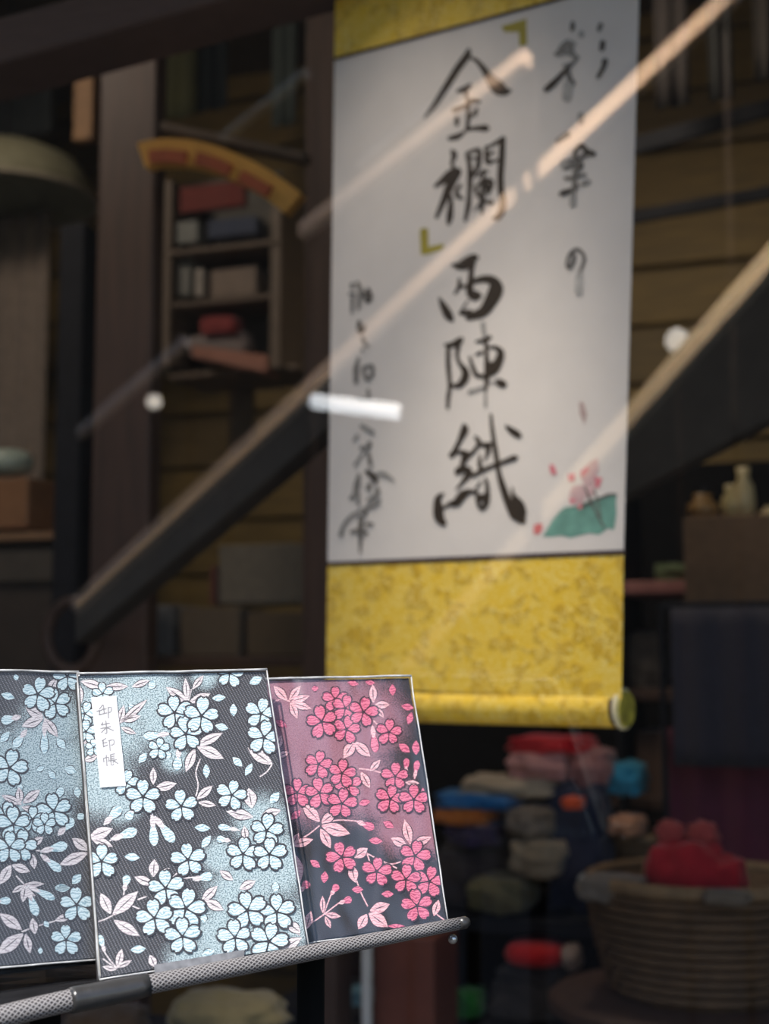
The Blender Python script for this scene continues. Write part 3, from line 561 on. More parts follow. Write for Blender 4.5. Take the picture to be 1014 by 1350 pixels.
def book(pl, quad, depth, label, cloth, motifs, shim, mats, shx=None, sleeve='sleeve', marg=3, seamsides=(0,1,2,3)):
    mfl, mlf, mln = mats
    c0 = pl.hit(*quad[2]).lerp(pl.hit(*quad[3]), .5)
    t = thing('stamp_book', c0, label, 'book', 'brocade-covered stamp books on the stand')
    q3 = [pl.hit(*q) for q in quad]
    n = pl.n
    # cover: dense grid carrying the shimmer weights
    bm = bmesh.new(); nx, ny = 90, 130; uvl = bm.loops.layers.uv.new('uv'); sl = bm.verts.layers.float.new('shimmer'); g = []
    for j in range(ny+1):
        row = []
        for i in range(nx+1):
            s, u = i/nx, j/ny
            x = (quad[0][0]*(1-s)+quad[1][0]*s)*(1-u) + (quad[3][0]*(1-s)+quad[2][0]*s)*u
            y = (quad[0][1]*(1-s)+quad[1][1]*s)*(1-u) + (quad[3][1]*(1-s)+quad[2][1]*s)*u
            v = bm.verts.new(pl.hit(x, y)); w = 0.0
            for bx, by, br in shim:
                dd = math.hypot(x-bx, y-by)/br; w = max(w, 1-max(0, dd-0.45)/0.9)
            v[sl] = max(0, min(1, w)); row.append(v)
        g.append(row)
    for j in range(ny):
        for i in range(nx):
            f = bm.faces.new((g[j][i], g[j+1][i], g[j+1][i+1], g[j][i+1]))
            for lp in f.loops:
                p = lp.vert.co - c0; lp[uvl].uv = (p.dot(eu)*1000, -p.dot(ev)*1000)
    obj('front_cover', bm, cloth, t)
    def slab(name, o0, o1, m, inset=0.0):
        bm = bmesh.new(); cc = sum(q3, Vector())/4; A = [bm.verts.new(q.lerp(cc, inset) + n*o0) for q in q3]; B = [bm.verts.new(q.lerp(cc, inset) + n*o1) for q in q3]
        bm.faces.new(A); bm.faces.new(list(reversed(B)))
        for i in range(4): bm.faces.new((A[i], B[i], B[(i+1)%4], A[(i+1)%4]))
        bmesh.ops.recalc_face_normals(bm, faces=bm.faces); return obj(name, bm, m, t)
    slab('cover_board', 0.0004, 0.0024, M['board']); slab('page_block', 0.0025, depth-0.0025, M['pages'], 0.02); slab('back_cover', depth-0.0024, depth, M['board'])
    offF = 0.00018
    for mo in motifs:
        kind = mo[0]; offF += 0.00002*(kind == 'F'); off = offF if kind == 'F' else 0.00010 + 0.00002*(kind in 'LB')
        bm = bmesh.new()
        if kind == 'F':
            _, x, y, r = mo[:4]; a0 = mo[4] if len(mo) > 4 else -math.pi/2 + (random.random()-.5)*0.5
            jit = [(random.random()-.5)*0.10 for _ in range(5)]; rr = [r*(0.95+random.random()*0.14) for _ in range(5)]
            for k in range(5): poly_on(bm, pl, petalpoly(x, y, rr[k], a0+k*2*math.pi/5+jit[k], 0.18), off, 1, quad)
            for k in range(5): poly_on(bm, pl, petalpoly(x, y, rr[k], a0+k*2*math.pi/5+jit[k], -0.05), off+0.00001, 0, quad)
            nm, mm = 'blossom', [mfl, mln]
        elif kind in 'LPB':
            _, x0, y0, x1, y1, w = mo[:6]; pk_ = mlf if kind == 'L' else mfl
            poly_on(bm, pl, leafpoly(x0, y0, x1, y1, w+1.6, kind == 'B'), off, 1, quad)
            poly_on(bm, pl, leafpoly(x0, y0, x1, y1, w*0.92, kind == 'B'), off+0.00001, 0, quad)
            if kind == 'B':
                bx, by = x0+(x1-x0)*.52, y0+(y1-y0)*.52; poly_on(bm, pl, leafpoly(x0, y0, bx, by, w*.55, False), off+0.000015, 2, quad)
            if kind == 'L' and w > 7:
                dx, dy = x1-x0, y1-y0
                poly_on(bm, pl, leafpoly(x0+dx*.12, y0+dy*.12, x0+dx*.86, y0+dy*.86, 1.3), off+0.00002, 1, quad)
            nm, mm = {'L': 'woven_leaf', 'P': 'woven_petal', 'B': 'woven_bud'}[kind], [pk_, mln, mlf]
        else:
            pts = [(a, b, 1.6) for a, b in mo[1]]
            s = smooth_line(pts, 4)
            for a, b in zip(s[:-1], s[1:]):
                dx, dy = b[0]-a[0], b[1]-a[1]; l = math.hypot(dx, dy) or 1; ox, oy = -dy/l*.9, dx/l*.9
                poly_on(bm, pl, [(a[0]+ox, a[1]+oy), (a[0]-ox, a[1]-oy), (b[0]-ox, b[1]-oy), (b[0]+ox, b[1]+oy)][::-1], off, 0, quad)
            nm, mm = 'woven_stem', [mlf]
        if len(bm.faces):
            for f in bm.faces:
                if f.normal.dot(n) > 0: f.normal_flip()
            obj(nm, bm, mm, t)
        else: bm.free()
    # clear plastic sleeve
    cx_ = sum(q[0] for q in quad)/4; cy_ = sum(q[1] for q in quad)/4
    sq = [(q[0] + (marg if q[0] > cx_ else -marg), q[1] + (marg if q[1] > cy_ else -marg)) for q in quad]
    bm = bmesh.new(); g = []
    for j in range(41):
        row = []
        for i in range(29):
            s, u = i/28, j/40
            x = (sq[0][0]*(1-s)+sq[1][0]*s)*(1-u) + (sq[3][0]*(1-s)+sq[2][0]*s)*u
            y = (sq[0][1]*(1-s)+sq[1][1]*s)*(1-u) + (sq[3][1]*(1-s)+sq[2][1]*s)*u
            h = 0.0013 + 0.0005*noise.noise(Vector((s*3, u*4, cx_*.1)))
            row.append(bm.verts.new(pl.hit(x, y, max(h, 0.0011))))
        g.append(row)
    for j in range(40):
        for i in range(28): bm.faces.new((g[j][i], g[j+1][i], g[j+1][i+1], g[j][i+1]))
    obj('clear_sleeve', bm, M[sleeve], t, True)
    for k in seamsides:
        a, b = sq[k], sq[(k+1) % 4]; bm = bmesh.new(); pts = []
        for i in range(15):
            s = i/14; x, y = a[0]+(b[0]-a[0])*s, a[1]+(b[1]-a[1])*s
            wv_ = noise.noise(Vector((i*.45, k*7.0, cx_)))*1.2
            pts.append(pl.hit(x + (wv_ if k % 2 else 0), y + (0 if k % 2 else wv_), 0.0013))
        add_tube(bm, pts, 0.0007 if k == 0 else 0.00045, 6); obj('sleeve_seam', bm, M['seam_w'], t, True)
        if k == 1:
            bm = bmesh.new(); r1, r2 = [], []
            for i, p in enumerate(pts): r1.append(bm.verts.new(p)); r2.append(bm.verts.new(p + n*depth*0.9 + eu*0.0015*(1+noise.noise(p*60))))
            for i in range(14): bm.faces.new((r1[i], r1[i+1], r2[i+1], r2[i]))
            obj('sleeve_side', bm, M['sleeve_r'], t, True)
    return t
M['seam_w'] = mat('bright_plastic_edge', (0.62, 0.63, 0.66), 0.12, vary=0.5, scale=90, bump=0.3, coat=1)
def T(x0, y0, s, items):
    out = []
    for it in items:
        k = it[0]
        if k == 'F': out.append(('F', x0+it[1]/s, y0+it[2]/s, it[3]/s) + tuple(it[4:]))
        elif k == 'S': out.append(('S', [(x0+a/s, y0+b/s) for a, b in it[1]]))
        else: out.append((k, x0+it[1]/s, y0+it[2]/s, x0+it[3]/s, y0+it[4]/s, it[5]/s))
    return out
mid_m = T(100, 870, 3.38, [
 ('S',[(555,440),(535,500),(545,560),(530,625)]),('S',[(875,465),(850,500),(820,520)]),('S',[(335,690),(345,740)]),('S',[(515,130),(500,190)]),
 ('L',500,190,400,120,45),('L',505,190,600,150,42),('L',497,180,488,80,32),('L',520,130,570,68,30),('P',608,172,668,166,34),('P',702,196,703,252,36),('P',622,292,680,306,36),
 ('L',540,380,655,325,45),('L',540,385,660,440,55),('L',530,395,490,500,45),('L',540,620,610,560,40),('L',545,635,625,648,32),('P',580,465,583,528,34),('P',700,435,742,475,36),('P',785,462,755,516,32),
 ('P',315,415,280,460,36),('P',410,405,412,445,32),('B',460,390,450,492,45),('B',420,328,300,342,42),('L',875,465,765,390,58),('L',345,555,345,478,34),('L',350,575,450,550,45),
 ('L',785,660,770,570,62),('L',790,700,670,675,50),('L',830,690,915,670,42),('P',905,590,865,640,42),('B',125,735,200,655,50),('B',265,650,228,712,42),('P',775,105,830,78,42),
 ('L',120,120,20,95,40),('L',130,120,235,118,36),('L',20,200,10,100,38),('L',200,270,290,250,36),('L',190,290,215,200,34),('L',200,280,320,175,34),('L',200,300,270,330,26),('L',30,370,110,350,34),('L',35,450,100,425,34),('L',250,120,330,90,30),
 ('P',330,130,350,90,38),('P',240,190,260,240,30),
 ('F',685,60,66),('F',120,150,50),('F',40,240,55),('F',45,320,52),('F',80,390,40),('F',370,395,50),('F',440,235,78),('F',490,330,75),('F',560,250,82),('F',225,550,62),('F',300,610,82),('F',470,652,76),('F',695,602,70),('F',825,240,72),('F',838,345,76)]) + \
 T(100, 1070, 3.38, [
 ('S',[(100,490),(130,480),(165,462)]),('S',[(215,345),(213,380)]),('S',[(420,305),(460,265)]),('S',[(275,392),(315,378)]),('S',[(130,630),(155,665),(185,700)]),('S',[(120,655),(180,700)]),('S',[(250,420),(300,440)]),('S',[(455,300),(530,292)]),('S',[(150,130),(190,115)]),('S',[(920,510),(1000,550)]),('S',[(330,-20),(345,30)]),('S',[(690,70),(730,85)]),
 ('L',60,115,165,75,55),('L',70,120,165,155,42),('B',155,125,272,83,52),('B',340,10,350,152,46),('B',350,20,437,135,52),('P',530,70,600,75,38),('P',600,108,560,162,36),('B',725,82,635,66,34),('B',690,130,628,120,36),('P',218,200,286,205,40),('B',215,355,230,283,40),
 ('L',155,455,110,362,52),('L',165,460,277,355,62),('L',170,485,285,555,52),('L',345,290,350,212,50),('L',345,325,260,290,42),('L',375,290,418,250,27),('B',520,302,608,285,48),
 ('L',700,305,640,262,36),('L',730,345,802,308,42),('L',560,400,632,330,42),('L',575,395,660,440,46),('P',570,497,570,450,32),('P',890,312,890,362,36),('P',245,617,312,610,40),('L',185,695,205,610,36),('L',185,695,250,662,26),('L',180,705,118,690,26),('B',130,630,105,550,32),
 ('L',1000,540,942,490,48),('L',915,615,1008,560,48),('L',330,640,355,695,40),('P',560,642,620,618,40),('L',758,130,750,62,34),('L',-5,120,30,60,30),
 ('F',850,85,74),('F',745,190,78),('F',862,190,76),('F',115,222,80),('F',500,215,78),('F',400,342,82),('F',490,432,88),('F',350,475,88),('F',475,557,82),('F',895,448,82),('F',765,440,86),('F',710,562,78),('F',860,578,86)])
left_m = T(0, 860, 2.817, [
 ('L',160,240,95,205,40),('L',160,245,80,275,40),('L',165,245,215,315,36),('B',165,250,165,378,32),('B',100,285,52,352,36),('B',78,238,5,256,40),('P',5,155,55,170,30),('P',212,320,242,358,32),('P',35,295,0,335,30),('P',180,440,207,472,26),('P',135,440,165,425,22),('P',75,487,73,517,24),
 ('L',85,560,150,510,36),('L',80,565,5,530,30),('L',80,575,148,590,26),('B',200,560,232,503,32),('B',215,680,272,618,42),('L',120,715,160,685,30),('B',150,740,250,715,42),('B',150,750,226,812,36),('L',325,745,220,790,46),('L',328,735,268,690,42),('L',120,750,128,805,30),
 ('L',45,790,112,815,36),('L',40,790,0,862,42),('P',300,825,268,860,35),('P',205,878,262,875,30),('L',90,862,165,860,22),('L',90,865,45,892,22),('S',[(60,830),(90,862),(130,905)]),('S',[(130,735),(180,742)]),('P',285,500,290,540,30),('P',240,430,285,445,35),('P',290,600,310,620,32),
 ('P',50,95,70,90,26),('L',180,150,210,95,34),('F',250,90,60),('F',205,190,62),('F',140,155,66),('F',35,430,66),('F',200,590,64),('F',120,620,50),('F',20,610,60),('F',165,640,42),('F',50,640,66),('F',80,720,62),('F',35,725,62),('L',75,560,70,500,30)]) + \
 T(0, 1100, 2.817, [('L',95,190,85,252,32),('B',100,190,203,240,32),('B',100,195,137,302,38),('B',-30,250,40,245,32),('P',205,195,258,200,30),('L',0,295,82,355,46),('L',85,370,-10,445,55),('L',95,370,112,442,34),('P',165,322,180,345,22),('S',[(80,362),(140,340),(205,322)]),('L',205,320,268,300,30),('F',285,262,64),('F',245,392,60),('P',150,420,150,445,20),('L',130,370,120,310,34)])
right_m = T(340, 870, 3.38, [
 ('S',[(450,485),(500,490),(560,505)]),('S',[(515,270),(545,300)]),('S',[(70,190),(100,175),(145,185)]),
 ('L',130,180,70,115,42),('L',140,180,190,115,36),('L',150,185,232,160,34),('L',150,190,240,218,36),('L',145,190,176,262,36),('L',515,190,512,108,38),('L',522,200,588,200,38),('L',530,215,562,258,26),('B',510,290,525,412,40),('L',430,365,382,438,52),('L',430,365,502,432,48),
 ('P',630,375,678,412,38),('P',705,422,705,358,38),('P',600,158,600,108,34),('P',640,205,695,215,32),('P',685,235,670,288,32),('L',500,495,546,445,32),('L',460,500,500,572,40),('B',660,510,663,438,30),('B',698,530,712,448,30),('L',718,550,655,547,28),('P',500,630,448,642,32),('P',190,670,148,712,36),('L',275,720,198,638,55),('L',285,725,345,680,45),
 ('L',85,400,105,335,34),('L',90,430,140,410,30),('P',80,270,130,300,34),('P',240,130,270,125,28),('P',400,100,450,108,26),('P',480,98,522,104,26),('P',735,570,740,660,30),
 ('F',345,175,58),('F',390,215,60),('F',395,310,66),('F',285,275,72),('F',470,232,68),('F',585,322,58),('F',270,465,64),('F',405,560,62),('F',375,505,64),('F',175,592,66),('F',275,592,68),('F',375,640,66),('F',612,520,62),('F',590,620,66),('F',695,622,68)]) + \
 T(340, 1050, 3.38, [
 ('S',[(180,195),(225,170),(275,130)]),('S',[(285,120),(360,105),(440,110)]),('S',[(485,250),(500,295)]),('S',[(490,255),(580,300),(640,290)]),('S',[(440,375),(460,430),(490,490)]),('S',[(325,440),(295,520)]),('S',[(360,475),(295,525),(245,560)]),('S',[(790,520),(830,550)]),('S',[(560,290),(620,320)]),('S',[(180,440),(170,410)]),
 ('L',285,130,412,167,62),('L',280,145,325,232,46),('L',155,215,182,163,30),('L',150,220,248,190,42),('L',155,250,190,385,62),('B',440,110,518,142,42),('P',605,138,558,112,34),('P',495,195,556,200,34),('L',680,212,653,102,46),('L',662,218,593,185,46),('L',690,215,775,180,42),('L',430,272,490,230,48),('L',415,305,435,385,48),
 ('P',235,285,278,316,32),('P',295,385,300,333,36),('P',420,415,470,415,34),('P',552,435,606,435,32),('B',185,425,227,380,42),('B',325,440,356,393,36),('B',360,477,418,455,36),('L',290,520,288,442,27),('L',300,525,370,535,30),('L',300,535,325,587,26),('L',215,592,237,510,42),('L',500,510,588,480,52),('L',495,520,580,582,62),('L',485,525,448,592,48),('L',785,532,806,460,38),('P',580,577,660,580,22),('L',185,500,200,480,24),
 ('F',375,270,72),('F',530,335,68),('F',700,265,70),('F',765,378,70),('F',660,370,68),('F',710,488,72)])
QM = [(104,891),(349,886),(404,1246),(134,1288)]
bkL = book(BP.behind(0.014), [(-160,883),(101,889),(127,1262),(-136,1284)], 0.012, 'leftmost stamp book, charcoal with pale blue blossoms, partly shaded and cut by the frame', M['cl_blue'], left_m,
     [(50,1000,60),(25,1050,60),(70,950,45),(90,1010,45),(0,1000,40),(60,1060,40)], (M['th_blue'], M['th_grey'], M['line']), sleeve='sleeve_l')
bkR = book(BP.behind(0.014), [(300,899),(539,894),(588,1213),(350,1250)], 0.012, 'right stamp book of the row, charcoal with deep pink blossoms in a shiny wrinkled sleeve', M['cl_pink'], right_m,
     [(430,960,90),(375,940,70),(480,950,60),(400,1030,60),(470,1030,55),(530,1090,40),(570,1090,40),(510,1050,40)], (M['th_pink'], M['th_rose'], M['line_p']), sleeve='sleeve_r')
bkM = book(BP, QM, 0.013, 'middle stamp book, charcoal with pale blue blossoms and a white title strip', M['cl_blue'], mid_m,
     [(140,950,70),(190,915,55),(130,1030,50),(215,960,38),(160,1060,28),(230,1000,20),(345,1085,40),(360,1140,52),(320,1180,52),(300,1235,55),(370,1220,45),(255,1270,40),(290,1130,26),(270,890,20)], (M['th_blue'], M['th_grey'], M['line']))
lq = [(x, y) for x, y, _ in C(110,905,9.643)([(98,140),(418,118),(540,1262),(215,1285)])]
bm = bmesh.new(); poly_on(bm, BP, lq, 0.00092); lab = obj('title_strip', bm, M['label'], bkM)
bm = bmesh.new(); c = C(110,905,9.643)
for st in ([(245,235),(205,285)],[(170,315),(235,300)],[(205,310),(205,360)],[(255,240),(265,340)],[(240,290),(290,285)],[(200,360),(300,335)],[(310,270),(355,265),(350,320),(325,330)],[(315,270),(320,400)],
 [(245,460),(230,490)],[(235,490),(330,465)],[(220,535),(345,510)],[(285,435),(298,590),(275,590)],[(285,530),(230,585)],[(300,525),(380,560)],
 [(285,660),(240,690)],[(250,685),(255,770)],[(250,720),(300,710)],[(255,765),(305,745)],[(320,690),(385,680),(385,735),(355,745)],[(330,690),(340,815)],
 [(255,920),(260,960)],[(255,915),(320,900),(320,950)],[(290,870),(300,1010)],[(340,870),(395,855)],[(345,870),(355,1000),(385,985)],[(350,895),(390,885)],[(350,920),(395,910)],[(335,945),(420,930)],[(375,940),(440,980)],[(400,945),(375,965)]):
    ribbon(bm, BP, c([(a, b, 17) for a, b in st]), 0.0010)
o = obj('title_lettering', bm, M['label_ink'], lab); o.matrix_parent_inverse = Matrix.Identity(4)
lab_inv = lab.matrix_parent_inverse.copy()
o.parent = lab; o['kind'] = 'stuff'

# ================================================================== STAND
def braid_mat():
    m = bpy.data.materials.new('braided_mesh'); m.use_nodes = True; nt = m.node_tree; b = nt.nodes['Principled BSDF']; N = nt.nodes.new; Lk = nt.links.new
    uv = N('ShaderNodeUVMap'); uv.uv_map = 'uv'; outs = []
    for a in (38, -38):
        mp = N('ShaderNodeMapping'); mp.inputs['Rotation'].default_value = (0, 0, math.radians(a)); Lk(uv.outputs[0], mp.inputs[0])
        w = N('ShaderNodeTexWave'); w.inputs['Scale'].default_value = 0.17; w.bands_direction = 'Y'; Lk(mp.outputs[0], w.inputs[0])
        outs.append(w)
    mxm = N('ShaderNodeMath'); mxm.operation = 'MAXIMUM'; Lk(outs[0].outputs['Fac'], mxm.inputs[0]); Lk(outs[1].outputs['Fac'], mxm.inputs[1])
    mr = N('ShaderNodeMapRange'); mr.inputs[1].default_value = 0.62; mr.inputs[2].default_value = 0.92; Lk(mxm.outputs[0], mr.inputs[0])
    mx = N('ShaderNodeMix'); mx.data_type = 'RGBA'; mx.inputs[6].default_value = (0.035, 0.03, 0.032, 1); mx.inputs[7].default_value = (0.30, 0.285, 0.285, 1); Lk(mr.outputs[0], mx.inputs[0]); Lk(mx.outputs[2], b.inputs['Base Color'])
    b.inputs['Roughness'].default_value = 0.5
    bp = N('ShaderNodeBump'); bp.inputs['Strength'].default_value = 0.6; bp.inputs['Distance'].default_value = 0.0004; Lk(mr.outputs[0], bp.inputs['Height']); Lk(bp.outputs[0], b.inputs['Normal'])
    return m
M['braid'] = braid_mat(); M['black_plastic'] = mat('black_plastic', (0.02, 0.02, 0.022), 0.25, vary=0.3, scale=40, bump=0.5, coat=0.6)
M['matte'] = mat('matte_black', (0.008,0.008,0.008), 0.9, spec=0.1); M['clamp'] = mat('black_tape', (0.035, 0.034, 0.034), 0.28, vary=0.2, scale=80, bump=0.4)
def dpt(px, py, extra=0.0): return BP.hit(px, py, extra)
stand = thing('display_stand', BP.hit(300, 1300), 'black sloping display stand with a braided front rail under the books', 'stand')
# rail centre line (pixel, extra distance in front of the book plane)
RL = [(-60,1356,15.2),(0,1341,15.0),(50,1328.5,14.6),(95,1318,14.2),(170,1303,13.0),(230,1291,12.4),(320,1273.5,11.8),(450,1248,10.0),(560,1226.5,8.6),(606,1217.5,8.0)]
pts = [dpt(x, y, 0.004) for x, y, h in RL]; rad = [h/F*(p-CAM).dot(FW) for p, (x, y, h) in zip(pts, RL)]
# subdivide & uv
def uvtube(pts, rad, seg=24):
    bm = bmesh.new(); uvl = bm.loops.layers.uv.new('uv'); rings = add_tube(bm, pts, rad, seg); acc = 0; L = [0]
    for i in range(1, len(pts)): acc += (Vector(pts[i])-Vector(pts[i-1])).length*1000; L.append(acc)
    idx = {}
    for i, r in enumerate(rings):
        for k, v in enumerate(r): idx[v] = (i, k)
    for f in bm.faces:
        if len(f.verts) != 4: continue
        ks = [idx[v][1] for v in f.verts]; wrap = max(ks) - min(ks) > seg/2
        for lp in f.loops:
            i, k = idx[lp.vert]
            if wrap and k == 0: k = seg
            lp[uvl].uv = (L[i], k/seg*2*math.pi*rad[0]*1000*0.9)
    return bm
o = obj('front_rail', uvtube(pts, rad), M['braid'], stand, True)
e = pts[-1]; t_ = (pts[-1]-pts[-2]).normalized(); rl = rad[-1]
obj('rail_cap', tubebm([e - t_*0.001, e + t_*0.004, e + t_*0.006], [rl*1.03, rl*1.0, rl*0.6], 20), M['clamp'], stand, True)
ca = [dpt(x, y, 0.0042) for x, y in ((93,1319),(100,1317.5),(140,1310),(185,1300.5),(196,1298))]
cr_ = [h/F*(p-CAM).dot(FW) for p, h in zip(ca, (16.6,17.2,16.8,15.4,14.6))]
obj('clamp_sleeve', tubebm(ca, cr_, 20), M['clamp'], stand, True)
# tray sheet: flat black wrap in front of and under the left book
def tray():
    bm = bmesh.new(); g = []
    rows = [[(-160,1290,-.075),(-20,1262,-.075),(60,1258,-.072),(128,1268,-.066),(300,1262,-.06),(470,1236,-.05),(600,1212,-.045)],
            [(-160,1375,.0),(-20,1335,.0),(60,1318,.0),(128,1302,.0),(300,1268,.0),(470,1235,.0),(600,1210,.0)]]
    n = 8
    for j in range(n+1):
        t = j/n; row = []
        for (a, b) in zip(*rows):
            x, y, o = [a[k]+(b[k]-a[k])*t for k in range(3)]
            wob = 0.0009*noise.noise(Vector((x*.03, t*6, 1)))
            row.append(bm.verts.new(BP.hit(x, y, o + wob)))
        g.append(row)
    for j in range(n):
        for i in range(len(g[0])-1): bm.faces.new((g[j][i], g[j+1][i], g[j+1][i+1], g[j][i+1]))
    r = bmesh.ops.extrude_face_region(bm, geom=bm.faces[:])
    for v in r['geom']:
        if isinstance(v, bmesh.types.BMVert): v.co -= Z*0.003
    bmesh.ops.recalc_face_normals(bm, faces=bm.faces); return bm
obj('tray', tray(), M['black_plastic'], stand)
# back board leaning behind the books
bq = [(-160,930),(520,940),(575,1222),(-140,1300)]
bm = bmesh.new(); A = [bm.verts.new(BP.hit(x, y, -0.030)) for x, y in bq]; B = [bm.verts.new(BP.hit(x, y, -0.036)) for x, y in bq]
bm.faces.new(A); bm.faces.new(B[::-1])
for i in range(4): bm.faces.new((A[i], B[i], B[(i+1)%4], A[(i+1)%4]))
bmesh.ops.recalc_face_normals(bm, faces=bm.faces); obj('back_board', bm, M['black_plastic'], stand)
# clear strip lying at the foot of the middle book
bm = bmesh.new(); poly_on(bm, BP, [(203,1272),(322,1252),(322,1262),(204,1283)], 0.0035); obj('tape_strip', bm, mat('grey_strip', (0.20, 0.20, 0.21), 0.3, vary=0.4, scale=200), stand)
# screw under the rail's end and the leg
sc_ = dpt(597, 1238, -0.004); bm = bmesh.new(); bmesh.ops.create_uvsphere(bm, u_segments=12, v_segments=8, radius=0.0028); bmesh.ops.translate(bm, verts=bm.verts, vec=sc_); obj('screw', bm, mat('steel', (0.6,0.6,0.6), 0.3, metal=0.9), stand, True)
lg = dpt(410, 1262, -0.05); obj('leg', tubebm([lg, Vector((lg.x, lg.y+0.01, 0.0))], 0.008, 14), M['matte'], stand, True)
lg2 = dpt(60, 1330, -0.03); obj('leg', tubebm([lg2, Vector((lg2.x, lg2.y+0.01, 0.0))], 0.008, 14), M['matte'], stand, True)

exec_bg = True
# ================================================================== THINGS LEFT OF THE SCROLL
def one(name, bm, m, label, cat, group=None, smooth=False):
    return tag(obj(name, bm, m, None, smooth), label, cat, group)
# olive lampshade
c = P(8, 264, 2.9); bm = bmesh.new(); lathe(bm, c, [(0.02, 0.125), (0.10, 0.115), (0.16, 0.085), (0.19, 0.04), (0.205, 0.0), (0.20, 0.0), (0.15, 0.07), (0.02, 0.11)], 36)
t = thing('lamp_shade_light', c, 'olive domed lampshade left of the thick brown post', 'lamp'); obj('lamp_shade', bm, mat('olive_shade', (0.30, 0.28, 0.18), 0.7), t, True)
bm = bmesh.new(); add_tube(bm, [c + Vector((math.cos(a*math.pi/18)*0.205, math.sin(a*math.pi/18)*0.205, 0)) for a in range(37)], 0.006, 6, False); obj('shade_rim', bm, mat('pale_rim', (0.40, 0.34, 0.26), 0.6), t, True)
obj('cord', tubebm([c + Z*0.12, Vector((c.x, c.y, 2.92))], 0.004, 6), M['black_wood'], t)
# pale curtain
def curtain(x0, x1, y0, y1, d, amp, n, m, name, label, cat, thick=0.003, top=None, parent=None):
    bm = bmesh.new(); g = []; a, b = P(x0, y0, d), P(x1, y0, d); zb = P((x0+x1)/2, y1, d).z; zt = P((x0+x1)/2, y0, d).z if top is None else top
    w = (b-a).length
    for j in range(9):
        row = []
        for i in range(n*6+1):
            s = i/(n*6); p = a.lerp(b, s) + V*(math.sin(s*n*2*math.pi)*amp*(0.6+0.4*j/8)); p.z = zt + (zb-zt)*j/8; row.append(bm.verts.new(p))
        g.append(row)
    for j in range(8):
        for i in range(n*6): bm.faces.new((g[j][i], g[j+1][i], g[j+1][i+1], g[j][i+1]))
    r = bmesh.ops.extrude_face_region(bm, geom=bm.faces[:])
    for v in r['geom']:
        if isinstance(v, bmesh.types.BMVert): v.co += V*thick
    bmesh.ops.recalc_face_normals(bm, faces=bm.faces)
    return one(name, bm, m, label, cat, None, True)
curtain(-30, 66, 285, 720, 3.0, 0.012, 4, clothmat('grey_beige_cloth', (135,120,108)), 'curtain', 'grey-beige hanging cloth behind the slim blue-black upright', 'curtain')
# sideboard with ledge at far left
sb = thing('side_cabinet', Vector((*P(20, 720, 2.4).xy, 0)), 'low dark cabinet with a brown ledge at the left edge below the cloth', 'cabinet')
a = P(20, 708, 2.4); hw = 85/F*2.4
obj('ledge', boxbm(Vector((a.x, a.y, a.z)) + V*0.12, U*hw, V*0.13, Z*0.007, 0.002), mat('ledge_wood', (0.30, 0.17, 0.09), 0.5), sb)
obj('body', boxbm(Vector((a.x, a.y, (a.z-0.01)/2)) + V*0.13, U*hw*0.97, V*0.115, Z*((a.z-0.012)/2), 0.003), mat('cabinet_dark', (0.055, 0.04, 0.03), 0.6), sb)
obj('drawer_front', boxbm(Vector((a.x, a.y, a.z-0.055)) + V*0.008, U*hw*0.93, V*0.006, Z*0.028, 0.002), mat('cabinet_front', (0.08, 0.065, 0.05), 0.6), sb)
wb_ = one('wooden_box', box_px(-40, 626, 44, 701, 2.42, 0.10), mat('orange_wood', (0.27, 0.13, 0.06), 0.55), 'orange-brown wooden box on the ledge at the left edge', 'box')
c = P(10, 626, 2.47); bm = bmesh.new(); lathe(bm, c, [(0.03, 0.0), (0.045, 0.008), (0.05, 0.03), (0.035, 0.045), (0.01, 0.05)], 20)
one('covered_bowl', bm, mat('celadon', (0.42, 0.48, 0.40), 0.3), 'pale green covered bowl on top of the orange-brown box', 'bowl', smooth=True)
# dark stool ring behind the left books
c = P(95, 838, 1.9); t = thing('hanging_ring', c, 'dark brown bent-wood hoop below the left stair side', 'hoop')
bm = bmesh.new(); add_tube(bm, [c + U*(math.cos(a*math.pi/12)*0.042) + Z*(math.sin(a*math.pi/12)*0.050) for a in range(25)], 0.009, 8, False); obj('hoop', bm, M['post'], t, True)
obj('brace', tubebm([c - Z*0.05, c - Z*0.30, Vector((c.x, c.y, 0))], 0.010, 8), M['post'], t)
# shallow display cabinet on the plank wall
DC = 2.75
cab = thing('wall_display_case', P(290, 470, DC), 'tall wooden display case hung under the arched sign', 'display case')
wd = mat('case_wood', (0.13, 0.09, 0.06), 0.6)
obj('back_panel', box_px(212, 225, 375, 492, DC+0.16, 0.015), mat('case_back', (0.11, 0.10, 0.085), 0.8), cab)
for x in (210, 355): obj('side_panel', box_px(x, 225, x+16, 492, DC, 0.17), wd, cab)
for y in (322, 392, 486): obj('shelf', box_px(212, y, 398 if y == 486 else 370, y+8, DC, 0.17), wd, cab)
obj('hanging_bracket', box_px(300, 480, 330, 600, DC+0.175, 0.03), wd, cab)
one('red_banner', box_px(232, 240, 326, 277, DC+0.02, 0.02), clothmat('banner_red', (110,46,38)), 'dull red rectangular banner at the top of the display case', 'banner')
one('blue_packet', box_px(270, 286, 341, 312, DC+0.03, 0.05), clothmat('packet_blue', (66,72,90)), 'grey-blue packet on the top shelf of the display case', 'packet')
one('white_packet', box_px(226, 290, 262, 322, DC+0.03, 0.05), clothmat('packet_white', (130,130,125)), 'greyish white packet left of the grey-blue packet', 'packet')
